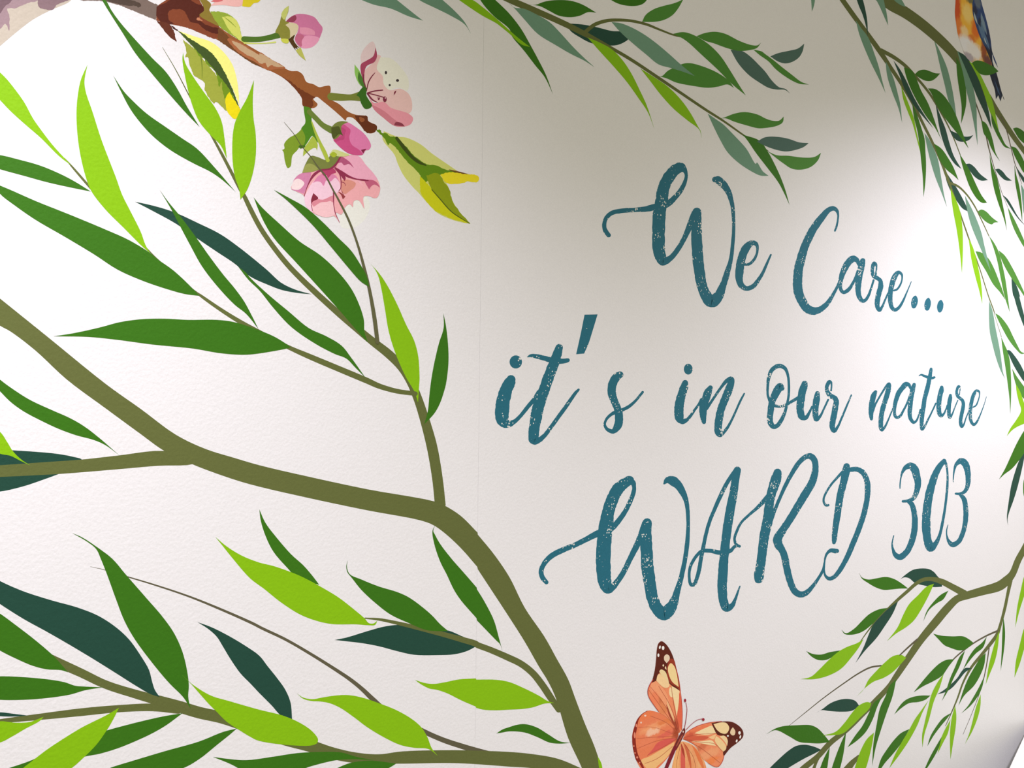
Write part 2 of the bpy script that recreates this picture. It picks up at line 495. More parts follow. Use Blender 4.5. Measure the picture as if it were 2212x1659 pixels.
# bud on a long green stalk
sp('stalk', (78, 114, 36), 'A 2080,335,48 B 60,338,45 150,325,45 245,300,52')
ss('stalk_edge', (208, 218, 112), 'A 2085,368,16 B 20,372,10 120,371,8 215,362,14')
fp('bud', (208, 122, 162), 'B 300,190* 340,150 400,122 480,125 550,150 590,200 618,240 600,310 560,380 510,410 450,410 420,400 380,340 400,290 410,220 350,195')
fs('petal', (228, 152, 178), 'B 425,235* 500,240 550,270 552,302* 430,285')
fs('petal', (232, 158, 188), 'B 450,330 480,305 590,327 560,380 510,410 440,408')
fs('petal', (152, 64, 90), 'B 295,195* 350,145 385,132 395,160 370,190 330,190')
fs('petal', (196, 106, 136), 'B 380,330* 400,290 460,310 440,350 440,395 410,380')
fs('sepal', (140, 140, 56), 'B 330,50* 325,100 300,180 340,200 335,330 270,335 240,290 215,280 250,200 270,130')
fs('sepal', (198, 206, 112), 'B 330,50* 320,110 290,170 265,130 290,80')
fs('sepal', (218, 206, 168), 'B 300,215* 340,195 400,210 410,240 390,290 340,335* 335,250')
fs('sepal', (206, 212, 84), 'B 262,335 330,340 322,370 280,365')
fs('sepal', (80, 56, 20), 'B 325,340* 380,300 370,340 400,390 422,410* 400,405 410,430* 385,410 388,432* 350,380')
fs('sepal', (188, 192, 92), 'B 388,432* 430,405* 475,520* 420,475')
# open blossom at the right
fp('blossom', (228, 192, 186), 'B 970,700* 970,620 1020,560 1075,510 1080,470 1115,480 1090,540 1085,590 1140,650 1145,720 1190,770 1280,758 1350,800 1380,870 1375,950 1340,975 1250,950 1140,890 1040,860 1000,790')
fs('petal', (228, 229, 212), 'B 1110,490* 1200,500 1290,580 1350,680 1340,775 1290,755 1240,750 1190,770 1140,720 1130,650 1080,590')
fs('petal', (226, 204, 204), 'B 945,540* 945,470 985,400 1045,355 1070,400 1075,460 1060,500 1000,530')
fs('petal', (168, 70, 98), 'B 1070,405* 1082,480 1060,530 990,570 968,700* 945,620 945,550 990,520 1050,480')
fs('petal', (228, 152, 164), 'B 1010,830* 1060,880 1140,870 1200,920 1350,970 1390,1010 1370,1060 1310,1082 1230,1075 1140,1010 1060,930')
fs('petal', (206, 126, 138), 'B 1030,890* 1130,940 1230,1020 1320,1080* 1230,1075 1140,1010 1060,940')
fs('petal', (140, 60, 76), 'B 1228,1070* 1240,1045 1290,1050 1320,1080*')
fs('sepal', (140, 196, 92), 'B 890,550* 940,620 970,740* 940,730 895,640')
fs('sepal', (74, 124, 46), 'B 925,610* 955,660 985,740 965,755* 920,680')
ss('stalk', (118, 128, 52), 'B 690,825,65 780,832,60 860,832,52 930,825,80')
fs('sepal', (54, 104, 26), 'B 905,815* 970,740 995,755 990,810 1010,850 1040,900 1020,925 980,930 945,880 930,830')
for s in ('B 993,775,6 1010,700,9 1040,650,8 1065,622,4', 'B 1000,795,10 1060,778,10 1130,770,8', 'B 1000,795,8 1080,815,8 1150,835,8', 'B 1000,800,14 1040,850,12 1085,875,4', 'B 1090,830,4 1095,850,10 1105,835,6', 'B 968,640,10 968,690,12 985,745,6'):
    ss('stamen', (124, 42, 66), s)
es('anther', (124, 42, 66), 'B 1148,848,16,24')
es('anther', (232, 190, 190), 'B 1152,838,5,7')
for s in ('B 1158,621,10,14', 'B 1257,688,13,12', 'B 1190,728,9,10'):
    es('anther', (58, 50, 52), s)
fs('anther', (124, 42, 62), 'B 1248,772* 1240,795 1225,815* 1230,785')
# leaves under the fork
fp('leaf', (76, 132, 26), 'B 455,905* 520,930 525,1040 550,1120 580,1222* 540,1180 530,1160 480,1230 450,1265 440,1200 435,1100 470,1050 460,960')
fp('leaf', (122, 152, 38), 'B 440,1100* 470,1170 450,1250 420,1260 400,1285 360,1330 345,1420 320,1435 295,1370 285,1300 272,1280* 292,1270 290,1230 330,1180 400,1140')
fs('leaf_patch', (66, 112, 20), 'B 415,1250 440,1238 470,1245 455,1265 425,1265')
fp('leaf', (168, 188, 68), 'B 450,1335* 460,1270 500,1210 535,1165 575,1230 570,1288* 560,1265 540,1265 500,1290')
sp('stalk', (168, 188, 66), 'B 525,1040,10 560,1140,20 600,1230,26 640,1310,30 665,1380,30')
sp('stalk', (106, 128, 52), 'B 505,955,44 560,1010,42 620,1070,45 695,1112,58')
fp('bud', (220, 124, 170), 'B 770,1080* 800,1050 830,1045 900,1085 970,1140 1020,1210 1030,1250 1010,1280 985,1285 960,1320 900,1325 840,1310 780,1270 720,1210 705,1180*')
fs('petal', (202, 82, 134), 'B 770,1080* 790,1060 830,1085 855,1110 845,1180 870,1240 930,1280 960,1320 900,1325 840,1310 780,1270 710,1200* 770,1150')
fs('petal', (186, 70, 118), 'B 775,1085* 815,1110 805,1150 800,1190 760,1200 730,1215* 715,1190 780,1160')
fs('petal', (128, 36, 68), 'B 945,1280* 990,1272 975,1290 965,1308')
fs('sepal', (116, 128, 58), 'B 690,1090* 730,1050 780,1035 835,1042* 780,1075 775,1140 720,1190 700,1170')
fs('sepal', (76, 86, 30), 'B 692,1090* 755,1080 770,1110 792,1160* 760,1145 740,1160 710,1190* 695,1150')
# large hanging blossom
fp('blossom', (236, 172, 176), 'b 145,1170* 190,1070 260,1010 350,1000 500,950 660,830 700,810 850,805 920,830 980,910 1070,1010 1120,1090 1145,1180 1110,1280 1070,1285 1020,1265 960,1270 968,1410* 900,1310 850,1320 840,1390* 800,1355 750,1390 710,1470 650,1450 690,1565* 630,1490 560,1500 480,1490 390,1450 310,1370 290,1260 200,1210')
fs('petal', (231, 233, 224), 'b 690,1565* 700,1470 745,1420 750,1380 800,1355 840,1395* 850,1320 900,1310 968,1412* 955,1290 985,1265 1025,1330 1020,1430 950,1550 830,1625 720,1615', under=True)
fs('petal', (208, 132, 168), 'b 150,1190* 180,1080 250,1015 370,1000 350,1090 290,1240*')
fs('petal', (244, 220, 220), 'b 155,1180 180,1090 230,1070 295,1120 240,1190 200,1195')
fs('petal', (246, 202, 218), 'b 300,1260* 380,1120 470,1050 560,1070 640,1060 690,1120 690,1200 610,1260 500,1305 430,1290 395,1230')
fs('petal', (218, 132, 170), 'b 390,1120* 450,1040 520,1010 640,1030 690,1110* 640,1060 590,1100 540,1090 510,1150 480,1110 430,1100')
fs('petal', (244, 204, 220), 'b 295,1270* 340,1220 392,1230 370,1340 390,1450 310,1370')
fs('petal', (242, 196, 200), 'b 385,1370 480,1320 600,1300 620,1380 635,1470 560,1500 480,1490 400,1440')
fs('petal', (218, 138, 152), 'b 375,1345* 400,1290 500,1305 620,1260 610,1335 590,1320 540,1330 480,1335 400,1385*')
fs('petal', (234, 170, 192), 'b 660,940* 700,880 740,840 800,810 900,815 970,900 1060,1000 1110,1080 950,1080 800,1050 690,990')
fs('petal', (178, 86, 122), 'b 640,920* 700,820 760,850 810,890 850,950* 790,905 740,920 710,890 660,905 650,940')
fs('petal', (216, 146, 130), 'b 700,1090* 780,1080 870,1120 850,1170 810,1200 750,1240 710,1200')
fs('petal', (192, 96, 124), 'b 960,1080* 1060,1085 1110,1115 1143,1170* 1080,1135 1040,1160 1020,1190* 985,1130')
fs('petal', (240, 176, 188), 'b 880,1080* 920,1090 955,1160* 910,1115')
fs('petal', (178, 62, 104), 'b 480,985* 620,955 650,1000 600,1020 560,1060 545,1030 510,1035')
for s in ('b 700,826,14 640,915,28 585,955,24 480,975,24 400,1030,30 350,1110,14 320,1180,8 293,1265,8', 'b 640,950,20 690,1020,12 706,1110,10 700,1180,8 680,1205,5', 'b 640,950,20 720,1005,34 790,1045,26 880,1075,14 960,1085,20 1010,1090,10', 'b 622,1215,14 622,1300,12 624,1365,8', 'b 625,1370,8 640,1450,9 690,1560,3', 'b 375,1370,8 385,1430,6', 'b 520,925,6 560,945,10', 'b 710,1105,6 745,1120,6 755,1150,4', 'b 690,1010,12 740,1060,34 745,1090,8'):
    ss('vein', (142, 46, 78), s)
fs('petal', (132, 42, 62), 'b 395,1230* 450,1290 385,1330 377,1375* 370,1310')
fs('petal', (146, 60, 62), 'b 670,1215* 700,1225 755,1270* 725,1300* 705,1250')
fs('petal', (150, 62, 66), 'b 705,1180* 745,1270* 715,1220')
fs('sepal', (118, 128, 62), 'b 270,1005* 310,900 370,815 450,830 540,860 600,800 690,822* 640,900 580,950 470,965 400,988')
fs('sepal', (152, 158, 82), 'b 270,1005* 315,910 380,905 455,962* 390,990')
fs('sepal', (204, 212, 138), 'b 580,790* 620,745 720,770 800,805 690,822')
fs('sepal', (166, 184, 48), 'b 575,800* 620,770 660,800 625,832')
ss('stalk', (170, 190, 66), 'b 480,700,36 520,780,42 557,865,42')
# leaf at the tip of the branch
fp('leaf', (204, 210, 116), 'B 1140,1120* 1250,1165 1330,1175 1450,1230 1550,1310 1680,1400 1790,1475* 1650,1480 1700,1620 F 1720,80 1780,180 1880,292* 1750,265 1600,200 1500,100 1430,20 B 1400,1610 1310,1500 1260,1400 1230,1320 1130,1190')
fs('leaf_patch', (96, 138, 16), 'B 1075,1110* 1110,1108 1130,1140 1150,1135 1200,1165 1240,1168 1320,1240 1400,1330 1500,1400 1590,1412 1640,1440 1750,1465 1890,1495* 1760,1480 1620,1490 1560,1510 1480,1560 1440,1480 1330,1370 1240,1260 1190,1220 1180,1240 1150,1190')
fs('leaf_patch', (200, 204, 18), 'B 1450,1500* 1530,1590 F 1600,60 1680,150 1780,230 1875,290* 1720,250 1660,220 1610,200 1580,180 1470,60 B 1450,1620')
fs('leaf_patch', (140, 156, 16), 'B 1500,1500* 1600,1480 1660,1560 1700,1620 F 1720,80 1780,180 1880,290* 1760,220 1650,110 1560,10 B 1540,1600')
ss('midrib', (60, 76, 16), 'B 1250,1180,26 1320,1270,32 1380,1340,28 1440,1385,26 1500,1412,10')
ss('midrib', (84, 100, 16), 'F 1550,0,8 1620,80,9 1720,190,9 1870,288,5')
ss('midrib', (110, 76, 34), 'B 1700,1450,6 1780,1472,16 1880,1494,5')
fs('leaf_patch', (230, 216, 36), 'B 1620,1490* 1700,1470 1820,1485 1940,1500 1955,1530 1930,1555 1850,1550 1800,1568 1670,1560 1640,1520')
# ------------------------------------------------------------------ large willow branch
thing('willow_branch', 'thick olive willow branch sweeping across the lower left of the mural with long leaves', 'branch')
fp('bough', 'olive', 'E -100,848 0,928 400,1250 905,1659 G 1200,250 1500,470 1750,590 2000,668 2212,730 H 500,828 1000,935 1576,1040 1670,1080 1800,1165 1940,1305* 1942,1322* 2080,1490 K 0,30 130,290 300,540 400,720 500,900 560,1060 640,1270 720,1460 770,1600 850,1820* 680,1820* 610,1640 500,1400 395,1060 330,920 250,790 130,580 0,375 H 1942,1618* 1938,1598* 1800,1440 1660,1310 1560,1240 1450,1200 1000,1115 500,1010 0,893 G 1900,820 1640,722 1400,608 1200,465 900,245 570,0 E 300,1370 90,1210 0,1160 -100,1085')
fp('fork', 'olive', 'G 1400,608 1000,648 690,682 350,706 0,730 -100,735* -100,835* 0,830 500,805 1000,765 1350,735 1640,722 1720,680')
lv('teal', 'G -150,640* 0,595 110,603 300,615 480,632 610,655 700,685 600,760 500,805 350,860 200,910 0,955 -150,960*', under=True)
lv('green', 'G 0,0 80,60 250,170 420,250 600,330 720,400 850,500 1020,648* 900,560 800,515 650,475 500,420 350,350 200,270 90,190 0,100 -150,-50 -150,-120*')
lv('lime', 'G 0,445 60,530 110,610 180,680 260,733* 170,690 90,650 0,632 -150,560 -120,380*')
# upper shoot
sp('twig', 'olive', 'H 1622,1070,92 1597,840,90 1548,560,90 1470,280,78 1420,135,74 1365,10,72 F 1290,1510,74 1180,1400,74 1040,1290,68 900,1175,62 790,1085,56 660,970,52 540,860,50 430,755,47 320,640,45 200,490,43 90,330,42 0,160,40 E 2085,60,36 A 2040,1600,30 1910,1350,26 1820,1185,20 1620,830,10 1500,600,7 1385,405,3')
lv('lime', 'A 1935,1358* 1915,1190 1890,1040 1840,930 1740,790 1650,660 1580,540 1560,450* 1555,510 1575,640 1610,800 1650,930 1700,1040 1800,1160 1880,1240')
lv('lime', 'E 2050,85* A 2040,1620 2000,1500 1980,1300 1995,1080 2040,960 2110,830 2165,685* 2155,850 2160,1000 2180,1150 2180,1330 2150,1500 2105,1625')
lv('green', 'A 840,-60* 900,0 950,90 1030,200 1180,370 1300,500 1410,610 1500,740 1600,920 1702,1085* 1590,970 1430,790 1270,600 1150,450 1050,290 960,150 880,20')
lv('green', 'A 965,645* 1055,780 1130,860 1250,970 1420,1090 1550,1180 1680,1270 1830,1430 2010,1640* 1900,1540 1800,1470 1640,1390 1450,1280 1300,1160 1190,1040 1110,930 1030,780')
lv('teal', 'E 1150,102* 1300,135 1480,190 1700,290 1880,380 2050,500 2200,620 F 150,690 260,790 380,850 525,892* 400,880 270,855 150,810 0,740 E 2000,630 1850,530 1680,415 1500,290 1300,180')
lv('green', 'F 30,65* 100,150 250,290 420,440 600,560 740,690 860,840 930,980 970,1110 975,1210 1003,1300* 900,1190 780,1050 600,850 400,630 200,410 120,280 70,170')
lv('lime', 'F 985,590* 1090,700 1160,800 1250,970 1330,1150 1400,1290 1435,1430 1445,1600 H 1445,0 1438,100 1432,195* 1400,100 1340,0 F 1300,1540 1230,1370 1180,1200 1150,1020 1120,850 1090,730 1050,660')
lv('green', 'F 1648,1052* 1670,1160 1690,1350 1690,1500 1670,1659 H 1660,80 1620,200 1570,290 1485,380* 1515,270 1530,120 1545,0 F 1570,1480 1610,1310 1650,1180')
# side twig with the long leaves
sp('twig', 'olive', 'A 550,1350,4 620,1430,16 750,1580,20 E 900,130,12 1250,500,10 1340,590,8 1660,865,14 1720,910,24 1900,1035,32 2070,1140,38 2200,1210,40 F 330,1345,36 500,1420,46 750,1525,50 1000,1630,50 H 1100,55,45 1250,98,40 1410,120,38')
lv('lime', 'A 0,620 60,680 140,780 210,880 280,1010 350,1110 450,1240 610,1415* 500,1330 350,1180 200,1050 80,940 0,855 -150,700 -200,500* -80,560')
lv('green', 'A 0,1325 150,1360 330,1410 480,1470 620,1540 775,1635* 600,1600 400,1555 200,1500 0,1445 -200,1380* -120,1320')
lv('green', 'E -60,-60* 85,0 300,95 600,215 900,340 1100,430 1280,540 1340,590 1480,690 1640,840 1700,905* 1580,890 1400,840 1200,770 1000,680 800,550 550,400 300,255 120,130 0,35')
lv('lime', 'A 745,555* 720,690 730,780 790,960 860,1180 920,1340 990,1520 E 1040,40 1110,180 1200,360 1240,470 1280,540* 1220,490 1050,320 900,170 780,15 A 740,1540 690,1350 660,1150 652,950 665,800 690,680')
lv('green', 'E 1360,0* 1440,110 1540,230 1660,390 1780,560 1900,720 2000,840 2080,950 2140,1060 2205,1190* 2100,1060 2000,980 1850,820 1720,650 1620,470 1540,320 1450,150')
lv('green', 'E 455,1250* 620,1225 850,1175 1020,1130 1200,1105 1400,1100 1600,1110 1850,1110 2000,1130 2200,1195 F 200,1250 300,1310 345,1345* 310,1355 150,1385 0,1405 E 2000,1405 1850,1390 1650,1355 1300,1320 1000,1280 750,1255')
lv('green', 'E 2030,655* 2100,710 F 0,750 150,890 330,1040 500,1180 650,1250 780,1330 860,1430 985,1605* 900,1520 820,1440 720,1400 550,1310 350,1170 200,1010 80,860 E 2120,770')
# thin twig over the blossom
sp('twig', (94, 94, 62), 'F 1085,1300,34 1060,1100,34 1020,870,28 980,700,26 920,480,20 840,260,18 760,100,16 705,0,14 B 640,1500,14 580,1430,12 510,1330,7 440,1250,5 380,1155,4 290,1045,2')
lv('green', 'F 200,0* 330,70 470,150 600,260 750,410 860,520 940,640 990,730 1015,830* 940,780 850,680 700,500 540,310 400,170 290,70')
# twig under the bough
sp('twig', 'olive', 'J 980,380,10 1100,390,22 1250,420,30 1400,455,36 1600,505,42 1800,560,48 1925,598,52 1935,606,52 2050,650,52 2200,715,56 K 100,770,56 200,850,58 280,950,60 340,1040,60 420,1160,50')
lv('teal', 'J 720,565* 820,545 1000,490 1150,450 1280,437 1500,465 1690,485 1800,530 1929,585* 1929,620* 1850,660 1740,688 1600,695 1400,692 1250,660 1100,620 950,592 830,578', under=True)
lv('green', 'H 832,1540* 826,1600 850,1659 J 950,50 1100,110 1250,155 1350,200 1450,270 1550,355 1620,430 1690,490* 1600,490 1500,480 1350,420 1200,350 1080,260 950,140 870,40 H 828,1640 820,1590')
lv('green', 'H 78,1105* 130,1220 220,1340 350,1490 450,1580 520,1659 J 590,95* 400,40 H 330,1620 200,1470 130,1330 90,1200')
lv('lime', 'G 1835,1340* 1930,1420 2060,1500 2212,1560 H 200,1590 370,1650 J 480,45 600,110 750,200 880,300 980,385 1010,420 1050,425 1085,400* 1065,437 1010,440 900,432 700,430 560,400 420,345 250,235 120,130 0,40 G 1980,1520 1900,1420')
lv('green', 'H 1578,1242* 1562,1290 1575,1320 1620,1400 1720,1530 J 1830,0 1932,118* 1934,132* 2000,240 2080,400 2120,540 2153,660* 2130,600 2100,570 1934,398* 1931,380* 1800,230 1740,140 H 1675,1659 1620,1550 1570,1400 1555,1290')
lv('lime', 'J 1405,905* 1480,930 1560,940 1650,928 1780,902 1926,893* 1928,903* 2100,905 2212,925 K 120,975 250,1040 330,1088 385,1103* 300,1108 200,1140 100,1155 0,1160 J 2100,1165 1990,1160 1927,1144* 1925,1134* 1800,1080 1680,1020 1590,990 1530,980 1460,945')
lv('green', 'J 2100,1363* 2150,1330 K 0,1308 60,1290 130,1283 230,1310 330,1370 430,1430 520,1443* 430,1450 340,1440 240,1395 130,1355 0,1345 J 2150,1355')
lv('lime', 'K 752,1555* 785,1620 795,1680 800,1740* 770,1680')
# lower bough and its long thin twig
sp('twig', 'twig', 'G 770,1595,3 890,1622,5 I 1100,30,10 1300,90,13 1600,190,16 1850,290,20 2150,422,24 J 100,465,24 300,560,24 500,675,25 700,800,28 850,900,32 950,980,36 1050,1075,42 1150,1160,40 1480,1345,42 1650,1420,44 1800,1470,46 1930,1510,50 2100,1560,60')
sp('twig', 'olive', 'I -120,1275,30 0,1258,36 300,1225,52 700,1180,66 1000,1152,62 1300,1140,66 1520,1160,70')
sp('twig', 'olive', 'I 400,690,40 540,775,75 700,850,75 900,945,72 1150,1025,75 1400,1095,90 1550,1140,100 1700,1185,100 1900,1230,100 J 100,1345,105 300,1410,110 500,1465,105 700,1530,100 900,1570,90 1100,1580,80 1300,1568,105 1700,1560,110 1930,1567,115 2212,1583,125 K 200,1600,120 400,1640,125 620,1740,140')
lv('teal', 'I -120,-10* 0,62 200,150 450,230 650,285 830,355 980,450 1100,560 1200,700 1270,820 1297,920 1320,990 1362,1052* 1280,1025 1150,950 1000,855 800,730 600,610 400,495 200,385 0,258 -80,200')
lv('green', 'G 615,1308* 700,1345 830,1430 960,1530 1070,1659 I 1250,210 1380,360 1480,500 1550,650 1590,800 1610,950 1605,1050 1625,1150* 1560,1050 1450,940 1330,800 1150,560 1060,400 990,220 910,0 G 860,1530 820,1445 740,1380')
lv('green', 'I 0,340 150,450 280,550 400,650 470,715 580,840* 520,822 400,815 280,785 150,730 0,655 -150,560 -200,250* -100,280')
lv('green', 'I 0,875 200,882 400,900 550,925 640,955 720,962 880,968* 720,995 600,1030 400,1060 200,1075 0,1075 -180,1050 -260,980* -150,890')
lv('teal', 'I 0,1182 120,1195 240,1210* 120,1218 0,1215 -150,1200*')
lv('teal', 'I 1682,412* 1800,455 1950,530 2100,620 2212,700 J 150,790 230,890 300,990 345,1100 358,1240* 270,1215 180,1120 80,1020 0,935 I 2050,850 1960,720 1900,620 1850,540 1780,475')
lv('green', 'I 1555,1190* 1400,1215 1200,1260 950,1325 800,1370 500,1480 270,1590 70,1659 -50,1700* 300,1680 720,1560 850,1535 1000,1490 1150,1430 1300,1360 1420,1290')
lv('green', 'I 2020,1320* 1900,1350 1700,1430 1400,1515 1150,1590 930,1659 800,1720* 1200,1760 1560,1659 1700,1580 1850,1460 1950,1380')
lv('green', 'I 1815,1562* 1950,1580 2100,1590 J 200,1560 400,1530 600,1520 780,1525 900,1560 1060,1592* 900,1582 740,1590 600,1620 470,1659 300,1740 50,1740 I 2100,1700 1980,1630')
lv('green', 'J 1245,1620* 1100,1600 1000,1595 850,1615 740,1659 600,1730* 1000,1740 1180,1659')
lv('lime', 'I 0,1258 130,1270 250,1265 310,1245 372,1220* 340,1255 220,1320 100,1390 0,1440 -150,1460* -120,1280')
lv('lime', 'I 1015,1143* 900,1210 700,1310 520,1420 400,1500 270,1600 195,1659 100,1760* 300,1820 450,1760 620,1650 700,1580 820,1460 900,1350 950,1270')
lv('lime', 'I 1548,860* 1650,950 1800,1040 1950,1085 2212,1160 J 280,1210 430,1275 530,1345 578,1410 570,1445 520,1465 380,1465 180,1445 60,1420 0,1390 I 2050,1340 1930,1260 1850,1180 1780,1110 1700,1020 1620,930')
lv('lime', 'J 398,1020* 450,1055 530,1070 620,1055 720,1040 830,1035 950,1055 1100,1105 1250,1165 1380,1240 1460,1310 1510,1390 1550,1490 1600,1553* 1520,1495 1400,1485 1280,1460 1150,1400 1000,1310 880,1220 770,1145 680,1105 600,1090 520,1085 450,1065')
# ------------------------------------------------------------------ willow spray at the top
thing('willow_spray', 'slender willow spray hanging from the top edge above the words We Care', 'branch')
sp('twig', 'olive', 'C 0,-35,46 45,-15,50 150,30,55 350,115,52 550,205,50 700,280,46 900,385,30 1100,500,28 1350,665,26 1550,800,24 1750,935,22 1900,1030,18 2070,1150,14 D -100,1210,12 0,1270,8 30,1290,4')
lv('teal', 'C 560,200* 700,210 830,235 950,265 1040,275 1090,335 1060,360 1000,385 920,390 780,370 680,320 600,265', under=True)
lv('sage', 'B 900,-20* 1050,40 1200,75 1350,140 1475,178* 1400,120 1300,40 1250,0 1150,-80*')
lv('sage', 'B 1400,-40* 1440,0 1600,80 1700,130 1830,210 1885,292* 1830,190 1740,90 1640,0 1550,-80*')
lv('green', 'C -190,-40* -158,20 -53,140 79,250 100,310 200,430 300,560 380,660 450,805* 390,640 330,520 260,390 180,250 80,120 0,40 -43,0 -90,-50*')
lv('lime', 'B 1700,-60* 1895,0 1980,60 2100,160 C 79,260 160,330 255,403* 180,380 80,290 0,225 B 2100,200 1980,135 1880,70 1780,0')
lv('sage', 'C 50,5* 120,65 200,75 300,120 420,190 520,290 620,400 700,480 805,575* 720,520 600,460 480,390 320,290 200,160 110,60')
lv('green', 'C 240,38* 300,42 380,15 480,2 600,8 700,40 820,110* 750,105 680,135 600,148 500,135 420,95 340,55')
lv('lime', 'C 745,320* 850,365 950,420 1040,510 1120,630 1190,770 1250,900 1315,1100* 1260,960 1180,840 1080,700 960,560 850,440')
lv('lime', 'C 1195,585* 1300,650 1430,740 1540,850 1620,960 1690,1085 1710,1120 1718,1180* 1700,1110 1600,1030 1480,930 1370,810 1270,680')
lv('sage', 'C 1770,970* 1850,1025 1900,1060 2000,1160 2100,1270 2180,1400 P 1680,100 1740,190 1800,237* 1720,235 1640,200 1500,110 C 1940,1300 1880,1200 1820,1080')
lv('midgreen', 'C 1350,650* 1380,650 1430,605 1500,570 1560,545 1620,540 1720,565 1850,620 1950,690 1995,752* 1940,722 1860,740 1770,750 1650,735 1500,705 1420,670')
lv('green', 'C 2070,1150* p 1640,304 1657,326 1680,370 1694,405 1705,443* 1692,415 1680,393 1655,360 1632,330 1615,305')
lv('midgreen', 'C 1870,1015* 1920,1000 2000,970 2090,957 2200,980 D 0,1010 60,1030 120,1030 160,995* 150,1045 100,1075 0,1093 C 2200,1095 2100,1070 2000,1040 1920,1010')
lv('slate', 'C 2190,1210* D 0,1172 100,1168 200,1185 290,1215 372,1222* 330,1255 260,1280 180,1293 100,1280 0,1245')
lv('midgreen', 'D 20,1290* 100,1325 200,1330 320,1345 420,1340 478,1305* 450,1370 390,1425 310,1448 230,1440 150,1390')
# arching side twig
sp('twig', 'olive', 'C 715,285,34 800,215,32 900,180,30 1000,172,26 1120,180,24 1250,210,22 1350,250,18 1480,300,14 1560,320,8')
lv('green', 'C 880,-40* 1000,30 1100,52 1180,48 1230,25 1290,-60* 1100,-90')
lv('midgreen', 'C 1210,188* 1240,130 1310,80 1400,50 1480,30 1550,0 1570,-20* 1520,70 1470,130 1400,170 1320,187')
lv('sage', 'C 950,190* 1030,200 1140,245 1250,310 1350,385 1450,470 1550,560 1660,650* 1550,610 1450,580 1350,550 1250,470 1130,370 1030,280')
lv('midgreen', 'C 1475,290* 1560,275 1650,300 1780,380 1880,480 1960,600 2040,730 2095,815* 1980,720 1850,590 1720,470 1600,360 1540,320')
lv('slate', 'C 1965,425* 2060,435 2130,480 2212,560 D 0,610 60,690 120,745 175,760 215,800* 170,768 100,765 30,750 C 2219,710 2120,640 2030,540')
lv('midgreen', 'C 1675,310* 1740,285 1830,272 1920,290 2040,350 2140,385 2195,388 2225,365* 2190,410 2120,430 2030,435 1930,410 1820,370 1750,350')
lv('slate', 'D 45,482* 110,455 200,435 280,415 335,373* 320,440 290,490 230,530 170,542 110,525')
lv('midgreen', 'C 2160,425* 2230,440 D 0,462 60,505 140,570 230,640 310,700 375,723* 290,715 190,665 90,590 30,525 C 2212,470')

# ------------------------------------------------------------------ hanging willow strands at the upper right
thing('willow_strand', 'thin willow strand trailing down the right side beside the words Care and nature', 'branch')
sp('twig', 'olive', 'D 600,-90,42 640,-30,42 760,140,42 880,300,40 980,440,42 1060,560,34 1160,710,30 1260,880,26 1340,1040,24 1430,1220,22 1510,1400,20 1560,1530,24 N 490,440,14 560,640,12 640,870,12 720,1090,9 800,1340,9 850,1480,8 X 390,190,7 470,455,6')
lv('teal', 'N 430,270* 470,330 530,420 580,510 610,570 625,620* 580,595 530,530 480,450 440,350', under=True)
lv('sage', 'D 390,-60* 396,40 400,102* 420,40 432,-60*')
lv('sage', 'D 775,175* 820,240 880,320 930,450 970,570 1000,690 1028,795* 970,670 900,530 840,390 800,280')
lv('teal', 'D 770,-40* 825,-40* 855,80 872,180 878,315* 860,220 830,120 800,50')
lv('sage', 'D 1030,525* 1060,580 1100,680 1130,790 1155,900 1170,1050* 1140,930 1090,800 1050,680 1035,600')
lv('teal', 'D 1095,515* 1150,590 1210,700 1270,830 1340,950 1437,1097* 1370,1020 1270,900 1200,780 1150,650')
lv('lime', 'D 1160,730* 1190,800 1230,900 1270,1010 1290,1110 1310,1200 1335,1300 1355,1385* 1320,1280 1260,1060 1220,960 1180,850')
lv('green', 'D 1255,880* 1290,960 1330,1080 N 255,0 262,100 268,220 262,370 247,497* 240,330 225,180 210,40 D 1300,1120 1270,1000')
lv('sage', 'D 1360,1135* 1400,1190 N 345,110 370,180 395,320 420,470 446,582* 400,460 345,320 300,170 275,60')
lv('green', 'N 335,40* 400,85 460,170 500,240 545,352* 500,310 440,260 390,190 355,100')
lv('lime', 'N 475,420* 510,490 550,590 575,720 583,900 575,1155* 555,960 530,780 500,620 485,510')
lv('lime', 'N 630,845* 670,930 700,1040 730,1180 745,1300 748,1412* 720,1290 690,1180 655,1030 640,920')
lv('midgreen', 'N 690,958* 740,970 800,1020 850,1110 890,1210 920,1290 945,1375* 900,1310 840,1240 780,1130 720,1030')
lv('sage', 'X 332,50* 370,160 400,330 440,530 465,680 485,840 510,925* 460,830 410,690 370,540 340,400 330,200')
lv('midgreen', 'X 400,190* 450,220 540,330 600,450 650,550 690,620 740,640* 690,645 640,600 560,500 480,360 430,260')
lv('midgreen', 'X 468,455* 500,530 540,620 565,730 575,850 580,1000 578,1150 568,1322* 560,1150 540,980 515,800 490,640 475,530')
lv('teal', 'X 530,605* 560,605 620,670 680,760 726,850 800,980* 726,955 670,880 600,760 555,660')
sp('twig', 'olive', 'N 470,375,20 540,405,18 610,470,14 680,570,12 740,690,9 805,830,7')
lv('sage', 'N 600,485* 650,580 700,690 740,800 770,930 820,1130* 770,1020 710,880 650,730 615,590')
lv('midgreen', 'N 710,618* 740,603 780,620 830,670 885,712* 850,715 830,730 790,715 740,670')
lv('midgreen', 'N 805,828* 850,890 890,970 920,1080 945,1200 965,1340 983,1482* 940,1350 905,1190 875,1040 840,920')
lv('midgreen', 'Z 390,1110* 450,1160 530,1290 590,1410 645,1530 690,1640* 600,1500 520,1390 450,1270 410,1180')
lv('teal', 'Z 518,1388* 570,1465 605,1580 X 672,0 700,120 726,220 760,400* 726,345 680,230 640,110 608,0 Z 535,1560 522,1470', under=True)
